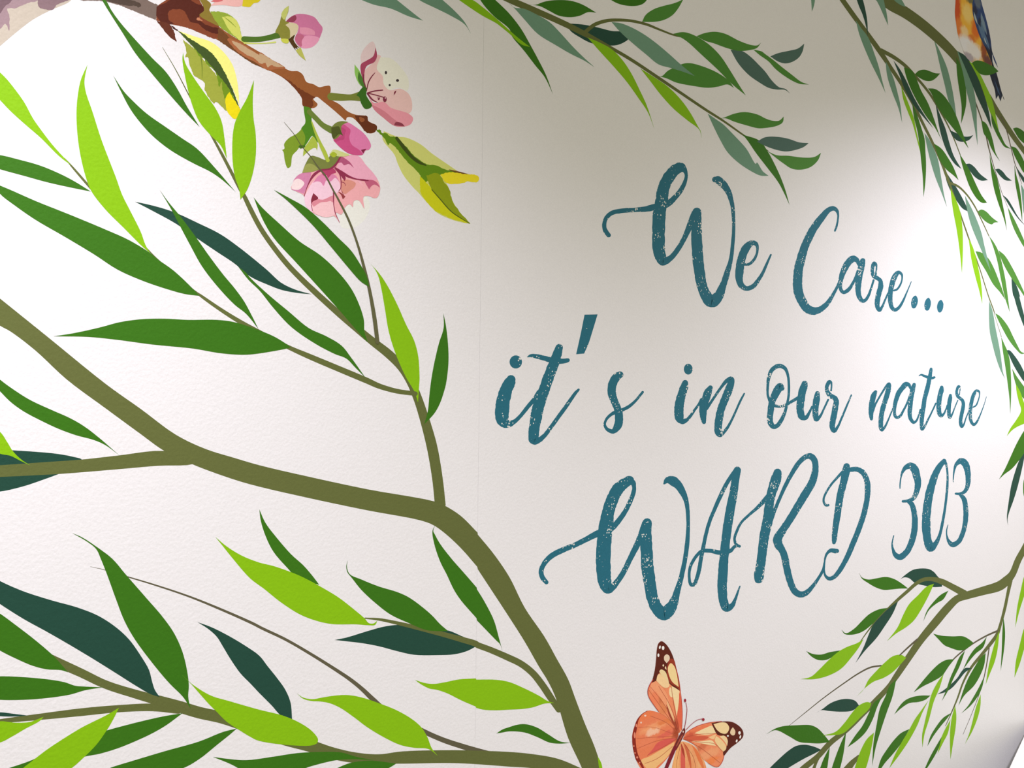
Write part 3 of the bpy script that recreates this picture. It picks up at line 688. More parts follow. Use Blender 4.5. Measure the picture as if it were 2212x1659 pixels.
sp('twig', 'olive', 'D 990,430,34 1100,490,32 1200,565,28 1290,660,22 1390,780,20 1460,890,16 1550,1050,12 1610,1180,9 1665,1320,7')
lv('green', 'D 1185,575* 1250,600 1290,670 1330,770 1390,880 1440,1010 1480,1130 1507,1197* 1450,1090 1380,1000 1300,870 1240,750 1200,640')
lv('green', 'D 1278,635* 1310,605 1360,595 1410,610 1450,625 1493,628* 1460,665 1420,690 1370,690 1310,660')
lv('teal', 'D 1455,885* 1500,1000 1540,1100 1570,1210 1610,1330 1675,1442* 1620,1400 1560,1310 1510,1180 1480,1050 1465,950')
lv('teal', 'D 1575,1110* 1640,1140 1700,1165 1740,1165 1777,1153* 1740,1195 1690,1210 1640,1200 1600,1160')
lv('green', 'D 1390,755* 1450,760 1520,810 1590,910 1640,1010 1680,1120 1710,1200 1737,1267* 1680,1190 1600,1090 1530,1000 1460,890 1420,800')
lv('teal', 'N 610,215* 640,212 680,240 730,300 797,352* 740,357 690,330 640,270')
lv('green', 'N 555,130* 600,200 640,270 690,380 740,480 788,545* 750,547 710,520 650,430 600,300 570,200')

# ------------------------------------------------------------------ the branch the bird sits on
thing('perch_branch', 'olive willow branch running to the upper right corner where the bird perches', 'branch')
sp('bough', 'olive', 'D 880,-110,110 980,-40,108 1080,40,104 1200,110,95 1340,210,90 1480,330,85 1590,440,80 1680,550,70 1800,700,60 1900,820,50 1960,920,48 2050,1060,44 2130,1180,42 2212,1290,40 2300,1410,38')
lv('sage', 'D 920,-50* 1000,-20 1025,60 1040,130 1050,217* 1015,140 975,50')
lv('sage', 'D 1080,-60* 1165,0 1200,62* 1150,40 1100,0')
lv('sage', 'O 440,445* 500,560 580,740 620,880 660,1080 690,1300 705,1490* 650,1250 600,1120 560,950 510,750 470,570', under=True)
lv('green', 'O 690,640* 740,740 780,870 800,1020 800,1170 780,1270 745,1387* 750,1200 735,1080 710,920 695,780')
lv('green', 'O 1325,1440* 1370,1430 1452,1480 1520,1600 1560,1700* 1452,1610 1390,1550')
lv('sage', 'O 700,570* 740,600 790,760 850,880 890,1030 915,1200 920,1400 930,1630* 890,1400 850,1200 800,1000 760,800 720,650')
lv('teal', 'O 710,580* 770,610 850,700 920,830 970,980 1020,1120 1060,1280 1085,1445* 1010,1270 930,1100 860,930 790,760')
lv('lime', 'O 830,685* 890,730 960,840 1020,960 1080,1090 1120,1240 1167,1470* 1090,1310 1040,1180 990,1020 940,890 880,770')
sp('twig', 'twig', 'O 700,600,16 800,850,15 910,1160,14 970,1330,14 1020,1500,14 1050,1640,14 Z 310,160,9 350,300,7 420,530,5 440,580,4 480,680,3', under=True)
lv('green', 'O 970,1350* 1020,1380 1070,1480 1100,1580 Z 360,140 402,222* 350,150 310,80 280,0 O 1000,1500')
lv('green', 'Z 300,150* 330,270 370,380 400,500 430,650 455,780 473,917* 440,790 390,650 345,500 315,330')
lv('teal', 'Z 355,305* 390,298 430,325 470,375 522,417* 460,413 410,375')
lv('teal', 'Z 430,558* 480,600 530,680 580,770 660,870* 590,800 530,720 480,640')
lv('midgreen', 'Z 480,680* 530,770 580,870 630,980 690,1120* 645,1080 590,990 540,890 505,790')
sp('twig', 'twig', 'O 1190,1310,14 1250,1450,10 1300,1640,9 Z 550,240,7 580,320,6 620,450,3')
lv('green', 'O 1080,1270* 1110,1340 1150,1430 1200,1540 Z 460,60 512,100* 450,80 400,10 O 1130,1480 1090,1380')
lv('green', 'Z 515,75* 560,90 610,160 645,230 700,350* 645,340 590,250 540,150')
lv('teal', 'Z 565,280* 600,330 645,390 700,480* 645,440 600,370')
lv('green', 'Z 547,262* 565,360 590,450 610,570 622,700 625,822* 605,700 580,570 555,430')
lv('sage', 'Z 612,450* 650,530 690,700 680,800* 645,750 630,650')

# ------------------------------------------------------------------ leaves reaching in from the right edge
thing('willow_sprig', 'sprig of lime, green and dark leaves at the right edge beside the word nature', 'sprig')
fp('leaf', 'midgreen', 'X 590,810* 640,895 700,980 726,1015 800,1150* 726,1150 680,1090 640,1010 610,910')
fp('leaf', 'lime', 'X 632,985* 680,1070 726,1200 770,1300 760,1400* 726,1425 650,1460 590,1500 530,1567* 570,1480 640,1380 690,1280 665,1180 640,1070')
fp('leaf', 'teal', 'Y 700,340* 630,460 590,570 545,730 520,890 500,1050 503,1100 513,1147* 508,1080 520,1020 570,880 610,750 650,590 680,450')
fp('leaf', 'green', 'Y 760,50* 683,145 600,290 540,420 480,550 416,662* 470,610 550,550 620,470 683,380 740,250')
fp('leaf', 'green', 'Y 720,600* 683,650 672,790 684,862* 700,780')
# ------------------------------------------------------------------ drooping branch at the lower right
thing('drooping_branch', 'small drooping willow branch below the number 303, rising to the right edge', 'branch')
sp('bough', 'olive', 'M 2330,1220,50 2270,1330,52 2212,1445,54 2160,1540,56 2110,1659,60 L 2060,60,76 2000,105,82 1850,150,72 1720,187,66 1640,215,62 1560,290,68 1450,420,70 1330,565,62 1230,710,58 1130,860,50 1060,960,42 950,1080,48 850,1180,44 700,1330,42 560,1440,46 450,1560,46 330,1659,50 250,1740,50')
lv('green', 'L 1120,900* 1060,960 1030,1040 980,1150 950,1300 925,1450 914,1642* 945,1480 990,1330 1040,1180 1090,1040')
lv('green', 'L 1000,1050* 930,1100 880,1200 830,1300 770,1380 703,1482* 790,1420 860,1350 920,1240 960,1130')
lv('lime', 'L 1205,718* 1160,692 1090,705 1020,760 950,830 880,910 840,990 780,1050* 860,970 930,920 1010,890 1090,840 1150,780')
lv('teal', 'L 805,1130* 770,1085 700,1068 620,1080 550,1110 490,1155 430,1193* 480,1165 550,1172 650,1178 740,1170')
lv('green', 'L 10,1370* 80,1325 150,1302 270,1293 390,1293 450,1320 500,1370 552,1435* 470,1448 380,1445 290,1435 200,1385 90,1335')
lv('lime', 'L 908,1105* 870,1095 800,1125 740,1190 680,1270 600,1350 490,1380* 580,1378 660,1365 740,1300 820,1220 890,1150')
lv('teal', 'L 480,1503* 430,1480 350,1460 270,1468 200,1510 120,1580 40,1659 -40,1760* 100,1720 210,1650 330,1580 430,1530')
lv('lime', 'L 930,1355* 870,1410 820,1500 790,1580 765,1659 740,1740* 820,1740 860,1659 890,1560 915,1450')
lv('green', 'L 692,1348* 650,1440 610,1540 570,1659 550,1740* 620,1720 640,1659 670,1530')
lv('green', 'L 552,1478* 500,1580 470,1659 450,1720* 520,1680 540,1590')
sp('twig', 'olive', 'L 800,1560,30 740,1620,50 680,1700,70')
THINGS[-1].shapes[-1].order -= 100000
sp('twig', 'olive', 'L 480,1530,24 440,1600,24 410,1680,26 390,1740,26')
sp('twig', 'twig', 'L 990,785,14 900,800,14 800,850,12 680,930,10 500,1060,8 350,1180,6 205,1297,3', under=True)
sp('twig', 'twig', 'L 1300,560,16 1220,630,14 1150,695,10')
# twig arching to the left
sp('twig', 'olive', 'L 1700,170,60 1600,115,54 1500,65,48 1420,46,36 1350,52,32 1290,85,30 1210,155,28 1130,225,26 1040,310,20 950,400,14 870,500,10 810,585,6')
lv('teal', 'L 1155,47* 1200,8 M 1270,1620 1390,1614 1440,1640 L 1470,20 1510,70 1510,112* 1440,115 1350,100 1280,80 1230,40 1190,32', under=True)
lv('green', 'W 525,1530* L 825,30 880,50 950,40 1030,28 1100,45 1160,80 1222,127* 1150,128 1080,135 1010,138 940,115 880,80 825,40')
lv('lime', 'L 1442,86* 1380,110 1300,190 1230,260 1180,350 1130,460 1040,577* 1120,510 1200,460 1270,400 1330,310 1390,200')
lv('green', 'L 1565,145* 1500,180 1430,250 1380,320 1350,407* 1400,310 1470,250 1520,220')
lv('green', 'L 1045,292* 970,305 890,345 830,400 760,470 690,508 652,478* 680,515 750,520 830,495 910,435 980,360')
lv('teal', 'L 1135,235* 1050,300 980,370 920,440 880,530 840,630 772,762* 850,660 950,550 1020,450 1090,340')
lv('green', 'L 640,655* 550,670 480,690 410,685 350,660* 400,710 460,738 540,730')
lv('lime', 'L 840,560* 780,595 700,625 620,670 540,740 460,820 390,880 305,900* 420,900 540,870 650,810 740,710 800,630')
# right-hand twigs
sp('twig', 'olive', 'L 2095,60,34 2070,180,26 2045,300,26 2010,430,24 1980,520,30 1930,590,30 1850,690,26 1760,800,22 1690,930,16 1640,1070,14 1580,1210,8 1540,1300,5')
lv('lime', 'L 2000,488* 1970,560 1940,660 1910,780 1883,945* 1920,850 1960,750 1985,640')
lv('green', 'L 2033,370* 2025,500 2020,640 2010,832* 2035,680 2048,540 2045,450')
lv('teal', 'L 1768,805* 1710,805 1680,830 1640,890 1590,940 1530,990 1468,1030* 1540,1010 1600,970 1660,900 1710,840')
lv('green', 'L 1883,676* 1830,730 1780,810 1730,900 1690,1000 1650,1127* 1700,1040 1780,960 1830,880 1870,780')
lv('lime', 'L 1622,1125* 1595,1220 1580,1330 1578,1450 1583,1582* 1605,1440 1625,1320 1632,1210')
lv('green', 'L 1588,1188* 1520,1230 1450,1320 1410,1390 1385,1472* 1440,1380 1500,1300 1550,1240')
lv('lime', 'L 1584,1242* 1540,1320 1500,1410 1473,1535* 1520,1440 1560,1360')
lv('green', 'L 1507,1392* 1460,1470 1410,1560 1365,1659 1340,1720* 1420,1600 1480,1490')
sp('twig', 'twig', 'L 1980,490,16 1900,525,14 1800,580,12 1700,650,12 1600,740,10 1520,860,3')
lv('green', 'L 1435,512* 1500,528 1600,535 1690,535 1740,560 1778,590* 1720,640 1660,655 1580,632 1530,610 1480,560')
lv('green', 'L 1892,538* 1850,590 1790,640 1740,710 1688,822* 1740,750 1800,680 1860,630')
lv('green', 'L 1707,656* 1660,710 1620,800 1580,890 1550,980 1508,1087* 1560,1000 1610,890 1660,790')
lv('green', 'L 1615,730* 1550,735 1490,765 1420,830 1350,910 1268,1012* 1350,960 1440,915 1510,870 1560,800')
lv('green', 'L 1412,1040* 1330,1040 1250,1055 1190,1085 1140,1140 1102,1202* 1160,1150 1230,1105 1310,1095 1370,1075')
lv('green', 'L 1232,1325* 1160,1360 1100,1420 1040,1500 990,1580 965,1659 950,1730* 1020,1620 1090,1540 1160,1450')
lv('lime', 'L 1525,853* 1470,930 1420,1030 1390,1150 1360,1280 1340,1380 1343,1482* 1360,1370 1400,1240 1440,1090 1490,970')
lv('lime', 'L 1395,1080* 1330,1170 1280,1240 1230,1330 1170,1430 1110,1540 1060,1659* 1150,1540 1230,1420 1300,1290 1340,1190')
sp('twig', 'twig', 'L 1912,635,10 1890,780,9 1860,920,7 1830,1020,5 1770,1180,4 1690,1370,3')
lv('green', 'L 1870,876* 1830,960 1780,1050 1730,1130 1675,1192* 1750,1130 1820,1040 1855,960')
lv('lime', 'L 1840,1028* 1800,1140 1770,1260 1740,1370 1706,1453* 1770,1340 1820,1210 1838,1120')

thing('lime_sprig', 'two narrow lime leaves cut by the right edge above the white cabinet', 'sprig')
fp('leaf', 'lime', 'L 2250,-60* 2212,20 2180,150 2150,300 2135,462* 2170,320 2212,190 2260,50')
fp('leaf', 'lime', 'L 2250,380* 2212,460 2170,620 2140,750 2128,887* 2170,780 2212,640 2250,520')
# ------------------------------------------------------------------ lettering
G = 'teal script lettering on the mural'
def word(label, text):
    thing('lettering', label, 'lettering', G)
    TEXT[:] = list(text)
word('teal brush-script word We, first of the top line', 'We')
letter('P 162,845,46 125,790,46 117,735,42 140,665,42 200,615,45 300,595,48 440,585,45 550,575,58 640,555,70',
       'P 905,150,95 860,165,108 805,215,116 745,310,118 715,410,122 705,490,125 684,600,130 673,800,130 677,1000,124 697,1075,112 715,1110,92 750,1105,75 800,1075,56 860,1005,52 930,890,50 980,780,60 1020,680,70 1050,625,84',
       'P 880,150,100 925,165,70 950,200,40 957,240,32 935,320,42 890,400,48 830,470,55 780,515,62 720,550,60',
       'P 1065,608,92 1062,680,100 1062,800,105 1064,900,110 1078,1100,110 1096,1250,108 1115,1350,105 1150,1445,110 1215,1522,128 1285,1470,104 1320,1390,80 1342,1335,66 1372,1240,60 1412,1100,42 1430,960,38 1443,750,33 1432,560,40 1415,480,48 1388,400,60 1340,330,75 1280,280,82 1252,275,62')
letter('P 1555,1145,24 1600,1140,28 1650,1095,28 1680,1030,24 1685,970,28 1672,935,42 1635,922,50 1590,950,72 1555,1000,82 1519,1100,82 1503,1200,84 1500,1300,72 1525,1362,60 1575,1390,48 1640,1368,48 1690,1310,40 1740,1230,32 1780,1140,26 1823,1045,18')
word('teal brush-script word Care with three dots, ending the top line', 'Care')
letter('Q 680,435,22 700,380,24 715,300,22 718,240,26 700,190,42 660,168,55 600,190,64 545,250,76 505,300,85 425,410,90 370,510,95 325,610,95 295,700,100 267,800,108 245,900,108 236,1000,110 234,1100,112 255,1200,110 300,1295,105 350,1365,100 420,1393,95 490,1380,76 550,1340,65 600,1290,55 650,1210,42 700,1120,34 735,1045,36')
letter('Q 962,840,30 945,790,56 900,768,78 840,815,80 790,900,73 755,1000,60 742,1080,46 755,1145,42 785,1170,42 840,1140,45 890,1070,36 930,990,35 955,910,30',
       'Q 1013,792,62 998,850,80 980,950,70 962,1050,72 957,1150,64 970,1220,58 1010,1273,46 1045,1262,38 1080,1210,34 1110,1130,26 1142,1025,24')
letter('Q 1168,955,24 1176,890,18 1170,835,30 1150,825,48 1130,870,42 1128,930,42 1145,975,50 1185,1000,48 1222,1030,48 1228,1075,58 1225,1110,62 1200,1200,62 1185,1290,60 1190,1350,52 1212,1382,44 1245,1340,30 1275,1270,22 1315,1180,22')
letter('Q 1385,1148,22 1420,1135,24 1460,1080,22 1482,1010,18 1477,955,28 1440,932,45 1395,980,62 1355,1100,60 1340,1200,58 1345,1300,52 1365,1358,46 1400,1380,42 1445,1350,36 1490,1280,28 1530,1190,18 1560,1120,13 1592,1042,9')
for s in ('Q 1645,1208 1670,1250 1665,1310 1635,1360 1605,1358 1590,1310 1595,1260 1620,1220', 'Q 1800,1234 1825,1275 1822,1335 1795,1386 1765,1384 1748,1336 1755,1285 1776,1247', 'Q 1950,1260 1975,1300 1972,1360 1945,1408 1920,1408 1900,1362 1905,1310 1925,1272'):
    fp('dot', 'ink', s)
word("teal brush-script word it's, first of the middle line", 'its')
letter('R 328,830,104 320,850,124 272,950,138 245,1050,150 230,1150,156 228,1250,148 248,1305,125 300,1325,85 365,1300,50 440,1230,42 520,1130,45 590,1050,50 640,970,50', dot='R 382,632,70,74')
letter('R 868,472,84 845,545,102 805,660,115 768,750,118 732,850,122 698,950,120 660,1050,125 630,1150,130 610,1250,130 592,1350,122 580,1450,118 588,1505,108 640,1505,66 700,1460,48 770,1370,44 850,1260,44 930,1150,44 1000,1050,40 1050,980,36 1085,942,26',
       'R 515,575,12 550,562,34 620,570,50 700,590,55 780,612,60 860,624,60 940,618,52 965,612,44')
fp('apostrophe', 'ink', 'R 1152,102* 1298,99* 1240,290 1195,430 1147,538* 1058,546* 1110,310')
letter('R 1550,775,76 1510,800,90 1462,890,96 1458,980,92 1478,1050,85 1512,1130,82 1533,1200,88 1538,1280,90 1522,1350,86 1470,1408,54 1405,1385,38 1378,1330,28 1400,1270,30 1450,1220,35 1510,1190,45 1570,1170,40 1650,1130,36 1720,1070,30 1770,1010,28 1803,970,28')
word('teal brush-script word in, on the middle line', 'in')
letter('S 208,352,66 198,400,92 165,500,98 142,600,105 137,700,106 148,760,95 180,790,66 225,775,42 260,740,35 310,670,30 360,600,28 395,545,40', dot='S 243,197,50,62')
letter('S 495,408,54 470,455,86 440,540,90 415,620,90 412,700,80 417,770,62 422,798,48',
       'S 450,645,40 490,590,32 550,500,30 620,400,32 680,330,45 732,308,60 730,350,78 697,450,90 655,550,88 617,650,85 595,750,88 583,850,84 585,915,78 605,942,60 645,915,40 690,860,32 740,770,26 790,660,24 840,550,24 880,475,18')
word('teal brush-script word our, on the middle line', 'our')
letter('S 1185,580,44 1150,500,28 1147,400,30 1160,290,40 1200,200,48 1275,160,50 1340,185,42 1375,260,30 1388,380,30 1385,500,28 1370,580,28 1345,680,36 1300,780,46 1255,840,48 1212,852,54 1180,810,64 1172,750,66 1183,650,72 1195,570,74 1225,500,85 1262,430,92 1290,395,80 1310,415,56',
       'S 1215,612,36 1290,622,30 1350,605,32 1420,565,34 1490,525,38')
letter('S 1567,362,68 1560,395,82 1540,450,85 1530,520,86 1517,600,86 1520,690,80 1540,740,76 1580,748,50 1620,690,30 1652,625,24',
       'S 1712,472,52 1705,530,74 1690,650,68 1692,730,64 1702,768,54 1745,730,30 1790,640,22 1835,545,22')
letter('S 1868,440,20 1873,380,18 1866,345,28 1848,342,44 1822,385,42 1818,420,42 1832,465,50 1865,502,54 1910,525,54 1928,570,60 1922,600,65 1905,700,66 1885,800,66 1882,860,58 1903,900,46 1945,850,28 1990,750,24 2040,630,22 2098,492,16')
word('teal brush-script word nature, ending the middle line', 'nature')
letter('T 352,596,48 328,640,78 300,750,82 288,850,82 284,930,68 290,1000,50',
       'T 310,880,42 345,790,32 400,690,28 460,590,30 510,515,35 552,480,52 545,550,72 520,650,76 488,750,72 458,850,74 438,950,72 430,1050,70 432,1130,66 445,1165,52 485,1128,36 530,1040,26 575,930,22 608,850,24')
letter('T 868,545,28 850,495,52 805,485,76 750,540,76 698,610,73 660,710,66 638,800,56 633,900,46 645,962,44 675,982,42 720,955,40 770,870,32 820,770,30 862,655,30',
       'T 927,488,52 905,560,76 890,650,68 875,750,68 864,850,68 862,950,60 882,1015,54 920,1053,46 960,1030,32 990,960,24 1020,860,22')
letter('T 1180,258,44 1170,320,55 1155,400,62 1135,500,66 1110,600,68 1083,700,64 1070,800,66 1053,900,66 1042,1000,64 1038,1090,56 1047,1155,48 1085,1110,34 1130,1020,28 1190,900,24 1250,770,24', 'T 1000,357,12 1030,343,26 1080,360,35 1150,385,45 1200,390,40 1230,380,32')
letter('T 1338,530,52 1334,570,72 1313,650,72 1298,750,72 1295,850,70 1305,920,66 1330,955,52 1370,925,32 1400,860,22 1422,795,20', 'T 1468,648,42 1465,690,60 1450,780,60 1445,870,56 1450,950,52 1460,980,44 1495,930,26 1530,840,18 1578,725,16')
letter('T 1600,640,18 1611,575,14 1608,520,24 1590,515,38 1565,570,38 1562,620,40 1580,665,46 1610,692,45 1645,722,48 1662,770,50 1655,840,55 1632,950,55 1620,1040,52 1638,1115,46 1670,1080,26 1700,990,18 1745,880,18')
letter('T 1810,825,20 1850,800,22 1885,720,18 1903,640,16 1895,592,28 1860,578,40 1825,620,52 1795,700,54 1775,800,54 1765,900,50 1768,1000,48 1790,1063,42 1820,1087,40 1860,1050,32 1905,960,20 1945,860,14 1980,760,10 2005,670,7')
word('teal brush-script capitals WARD on the bottom line', 'WARD')
letter('U 130,1212,40 95,1170,46 80,1120,46 87,1080,45 120,1020,48 190,955,52 290,905,52 400,860,48 500,810,50 600,760,62 660,740,70',
       'U 915,252,86 850,290,100 792,350,112 745,450,112 713,550,118 697,650,130 682,750,135 673,850,135 666,1000,136 672,1150,132 687,1235,116 710,1275,95 755,1255,66 790,1215,55 850,1130,50 910,1010,50 960,910,55 1010,810,65 1050,710,76 1072,665,86',
       'U 905,252,86 945,275,54 957,310,38 950,370,42 920,450,42 875,540,45 820,620,50 760,690,55 710,725,60',
       'U 1080,652,88 1068,750,105 1074,900,112 1081,1050,116 1102,1200,114 1120,1320,110 1150,1415,110 1190,1480,114 1240,1507,130 1300,1455,108 1340,1375,78 1365,1290,58 1405,1150,46 1436,1000,42 1457,850,42 1467,650,34 1458,500,40 1440,420,50 1410,355,64 1370,295,80 1310,252,88 1265,255,56 1240,282,16')
letter('V 465,225,56 420,275,40 370,350,36 315,460,36 270,560,34 220,680,32 185,800,32 160,920,34 140,1020,34 125,1110,36 105,1190,34 75,1255,34 50,1255,30 35,1200,24 40,1110,26 65,1050,28 110,985,28 150,955,32 220,952,36 310,968,40 400,955,35 440,915,28 470,905,26',
       'V 470,230,56 452,300,66 428,450,74 400,600,80 375,750,80 358,900,80 343,1050,82 332,1200,86 331,1320,82 340,1400,80 370,1465,72 415,1445,46 445,1390,28 470,1320,18 488,1270,12')
letter('V 825,252,72 812,310,94 795,360,90 768,450,82 750,550,80 742,650,92 722,750,90 703,850,84 690,950,82 677,1050,82 664,1150,80 657,1200,76', 'V 740,470,50 700,510,40 640,570,30 560,640,24 500,700,22 455,790,24 440,850,22 455,895,26 485,912,24',
       'V 770,680,30 800,590,30 850,470,30 900,360,34 960,250,38 1020,160,42 1080,110,45 1120,105,55 1155,140,55 1165,200,55 1155,280,62 1120,370,68 1070,450,70 1010,550,68 950,650,66 890,740,66 850,800,72 825,850,80 835,900,76 865,945,62 890,1010,62 905,1090,62 925,1180,60 950,1260,58 985,1320,56 1030,1343,56 1080,1330,48 1140,1270,34 1190,1200,26 1235,1120,24 1245,1060,16',
       fill='V 615,1180 625,1130 700,1130 690,1225 665,1242 630,1235')
letter('W 377,262,78 370,320,94 362,360,92 342,450,84 302,600,84 280,750,80 258,900,76 236,1050,66 230,1140,58 226,1170,44', 'W 330,330,40 280,380,30 200,470,26 140,560,24 105,640,24 105,690,26 130,725,30 158,725,28',
       'W 400,305,52 440,298,55 500,297,58 560,325,62 600,380,62 625,460,66 628,560,68 620,660,62 600,760,64 575,860,64 540,960,64 500,1070,64 450,1190,64 400,1310,62 350,1410,58 290,1510,54 230,1580,48 170,1602,44 125,1570,28 110,1510,18 112,1440,16 120,1360,22 145,1300,30 190,1265,45 240,1272,55 262,1272,50')
word('teal brush-script number 303 ending the bottom line', '303')
letter('W 1015,525,12 1016,480,16 1025,400,18 1045,330,32 1085,275,56 1145,256,84 1190,300,94 1212,370,90 1229,450,78 1222,530,68 1200,600,58 1165,652,50 1100,675,36 1050,680,30', 'W 1110,678,38 1155,715,60 1180,790,64 1193,900,70 1190,1000,74 1174,1100,74 1140,1200,72 1090,1290,70 1015,1345,74 962,1320,56 930,1250,30 922,1180,18 940,1090,12')
letter('W 1542,200,58 1490,260,66 1440,350,80 1395,480,90 1365,600,98 1340,750,100 1328,900,102 1330,1030,100 1345,1140,96 1380,1232,104 1440,1185,60 1490,1080,38 1520,950,34 1550,780,30 1570,620,30 1583,450,28 1580,320,24 1565,235,32 1542,202,54')
letter('W 1652,450,10 1653,400,14 1665,300,24 1690,235,42 1750,198,78 1798,240,82 1822,320,70 1830,420,62 1818,510,50 1780,570,40 1720,590,30 1682,588,26', 'W 1735,598,38 1778,650,58 1798,740,60 1802,850,60 1792,950,58 1765,1060,56 1715,1160,56 1645,1198,62 1600,1160,42 1575,1090,18 1572,1030,14 1588,960,8')
# ------------------------------------------------------------------ butterfly
thing('butterfly', 'orange and dark brown butterfly printed below the word WARD', 'butterfly')
OR2, CR, DK, RD = ((232, 150, 98), (236, 176, 118)), (240, 216, 164), (90, 32, 18), (176, 66, 44)
WASH['wing_ll'] = ((230, 128, 86), 'a', (
    (420, 1150, 190, 60, (238, 158, 108)), (400, 1210, 90, 40, (246, 190, 156)), (560, 1240, 110, 40, (222, 106, 84)), (330, 1330, 110, 70, (232, 132, 92)),
    (560, 1080, 120, 40, (226, 128, 74)), (690, 1230, 50, 90, (168, 74, 42)), (300, 1020, 120, 50, (232, 126, 78))))
WASH['wing_ul'] = ((234, 142, 98), 'a', (
    (420, 660, 60, 60, (240, 156, 116)), (420, 800, 70, 90, (236, 134, 92)), (520, 800, 50, 110, (206, 118, 74)), (540, 900, 60, 90, (222, 134, 84)),
    (690, 1130, 60, 120, (196, 84, 56)), (740, 950, 30, 220, (230, 120, 84))))
WASH['wing_ur'] = ((234, 142, 98), 'a', (
    (960, 1170, 160, 40, (232, 124, 82)), (1100, 1480, 130, 60, (236, 160, 112)), (1120, 1570, 120, 40, (236, 134, 76)), (850, 1280, 90, 70, (206, 92, 64)), (1000, 1400, 80, 40, (210, 116, 76))))
# lower right wing
fp('wing', OR2, 'a 700,1400* 750,1330 850,1350 930,1400 990,1480 1040,1580 1065,1680 1040,1760 900,1800 720,1780 640,1680 660,1540')
fs('marking', (216, 96, 80), 'a 755,1350* 790,1450 805,1720* 745,1720* 745,1500')
fs('marking', (206, 104, 66), 'a 770,1330* 830,1400 870,1540 880,1720* 850,1600 810,1450')
fs('marking', (170, 66, 46), 'a 745,1345* 780,1420 800,1540* 760,1450')
fs('marking', (238, 176, 112), 'a 690,1440* 720,1400 725,1560 700,1740* 650,1740* 660,1560')
fs('marking', (226, 122, 70), 'a 880,1370* 950,1440 1010,1560 1045,1700* 980,1600 920,1460')
ss('vein', (150, 70, 46), 'a 740,1380,4 700,1560,4 690,1700,3')
ss('vein', (150, 70, 46), 'a 800,1370,4 900,1520,4 940,1700,3')
# lower left wing
fp('wing', 'wing_ll', 'a 720,1250* 690,1140 600,1040 500,980 400,950 340,945 270,985 210,1060 165,1160 143,1260 150,1360 165,1450 190,1550 240,1650 300,1720 420,1690 550,1570 650,1430 690,1330*')
fs('marking', (238, 188, 124), 'a 670,1330* 500,1430 350,1515 255,1560 310,1650 380,1700 470,1620 570,1530 650,1420*')
fs('marking', (216, 92, 82), 'a 705,1290* 560,1300 450,1350 400,1420 330,1500* 480,1430 620,1350')
ss('wing_border', (140, 40, 26), 'a 330,948,6 265,990,8 212,1064,20 185,1160,36 166,1260,42 170,1380,44 190,1480,44 215,1550,50 250,1600,34 290,1680,20')
for s in ('a 305,1008,14,11', 'a 253,1093,10,12'):
    es('spot', (246, 214, 196), s)
for s in ('a 195,1130,10,20', 'a 174,1250,12,38', 'a 164,1385,8,12', 'a 178,1470,9,9', 'a 205,1525,12,14', 'a 235,1590,8,10'):
    es('spot', (226, 138, 110), s)
for s in ('a 715,1260,5 560,1200,4 400,1150,3 220,1150,3', 'a 715,1265,5 500,1270,4 200,1290,3', 'a 710,1275,5 450,1320,4 205,1415,3', 'a 700,1290,5 520,1400,4 330,1500,3', 'a 640,1390,4 450,1540,4 300,1600,3', 'a 700,1210,5 560,1090,4 370,1010,3'):
    ss('vein', (186, 92, 66), s)
# upper left wing
fp('wing', 'wing_ul', 'a 505,85 560,120 620,210 660,310 690,430 720,570 740,720 755,850 762,1000 755,1190* 720,1230* 650,1110 560,1020 470,960 400,860 345,770 335,700 360,630 400,550 425,430 440,300 450,180 470,110')
fs('marking', (238, 158, 112), 'a 400,590* 430,580 560,720 610,860 690,1120* 600,960 500,800 420,690 370,640')
fs('marking', (158, 70, 44), 'a 560,860* 620,970 690,1110 725,1220* 640,1090 590,980')
fs('marking', CR, 'a 625,640* 690,670 728,700* 722,800 712,900 695,1010* 665,850 640,740')
fs('marking', CR, 'a 610,650* 640,690 640,780* 615,770 598,710')
fs('marking', (240, 190, 138), 'a 570,800* 610,900 650,1000 665,1090* 610,970 580,880')
fs('marking', (224, 104, 72), 'a 722,720* 745,780 758,1000 750,1180* 715,1100 700,1000 722,860')
fs('marking', DK, 'a 505,85 560,120 620,210 660,310 690,420 722,600 735,700* 620,625 480,480 440,575* 385,600* 405,520 425,430 440,300 450,180 470,110')
fs('marking', (150, 56, 34), 'a 600,300* 655,310 690,430 722,600 735,700* 690,650 620,610 580,540 570,430')
fs('spot', (226, 206, 178), 'a 540,270 570,247 602,268 605,310 570,357* 540,320')
fs('spot', (238, 212, 150), 'a 585,410 620,357 660,390 690,470 710,590 718,652* 640,590 600,510')
fs('spot', (232, 210, 156), 'a 478,460 500,435 550,460 580,530 600,605* 530,530')
fs('spot', (240, 206, 152), 'a 440,572* 460,500 485,490 560,560 605,625 590,655 540,660 480,615')
for s in ('a 485,160,11,22,0.15', 'a 525,168,16,25', 'a 467,258,12,22'):
    es('spot', (246, 244, 234), s)
es('spot', (240, 226, 186), 'a 527,385,9,14')
fs('spot', (240, 216, 166), 'a 560,392* 568,440* 545,415')
for s in ('a 720,1215,5 560,900,4 370,650,3', 'a 722,1215,5 620,900,5 470,640,3', 'a 730,1210,5 660,880,5 625,640,4', 'a 700,1180,4 500,900,3 350,690,3'):
    ss('vein', (180, 84, 58), s)
ss('wing_border', (190, 60, 50), 'a 690,430,6 722,570,6 742,720,6 757,850,6 764,1000,6 757,1185,5')
ss('wing_border', (190, 60, 50), 'a 400,560,8 358,630,9 337,700,9 347,770,8 402,862,7 470,955,6')
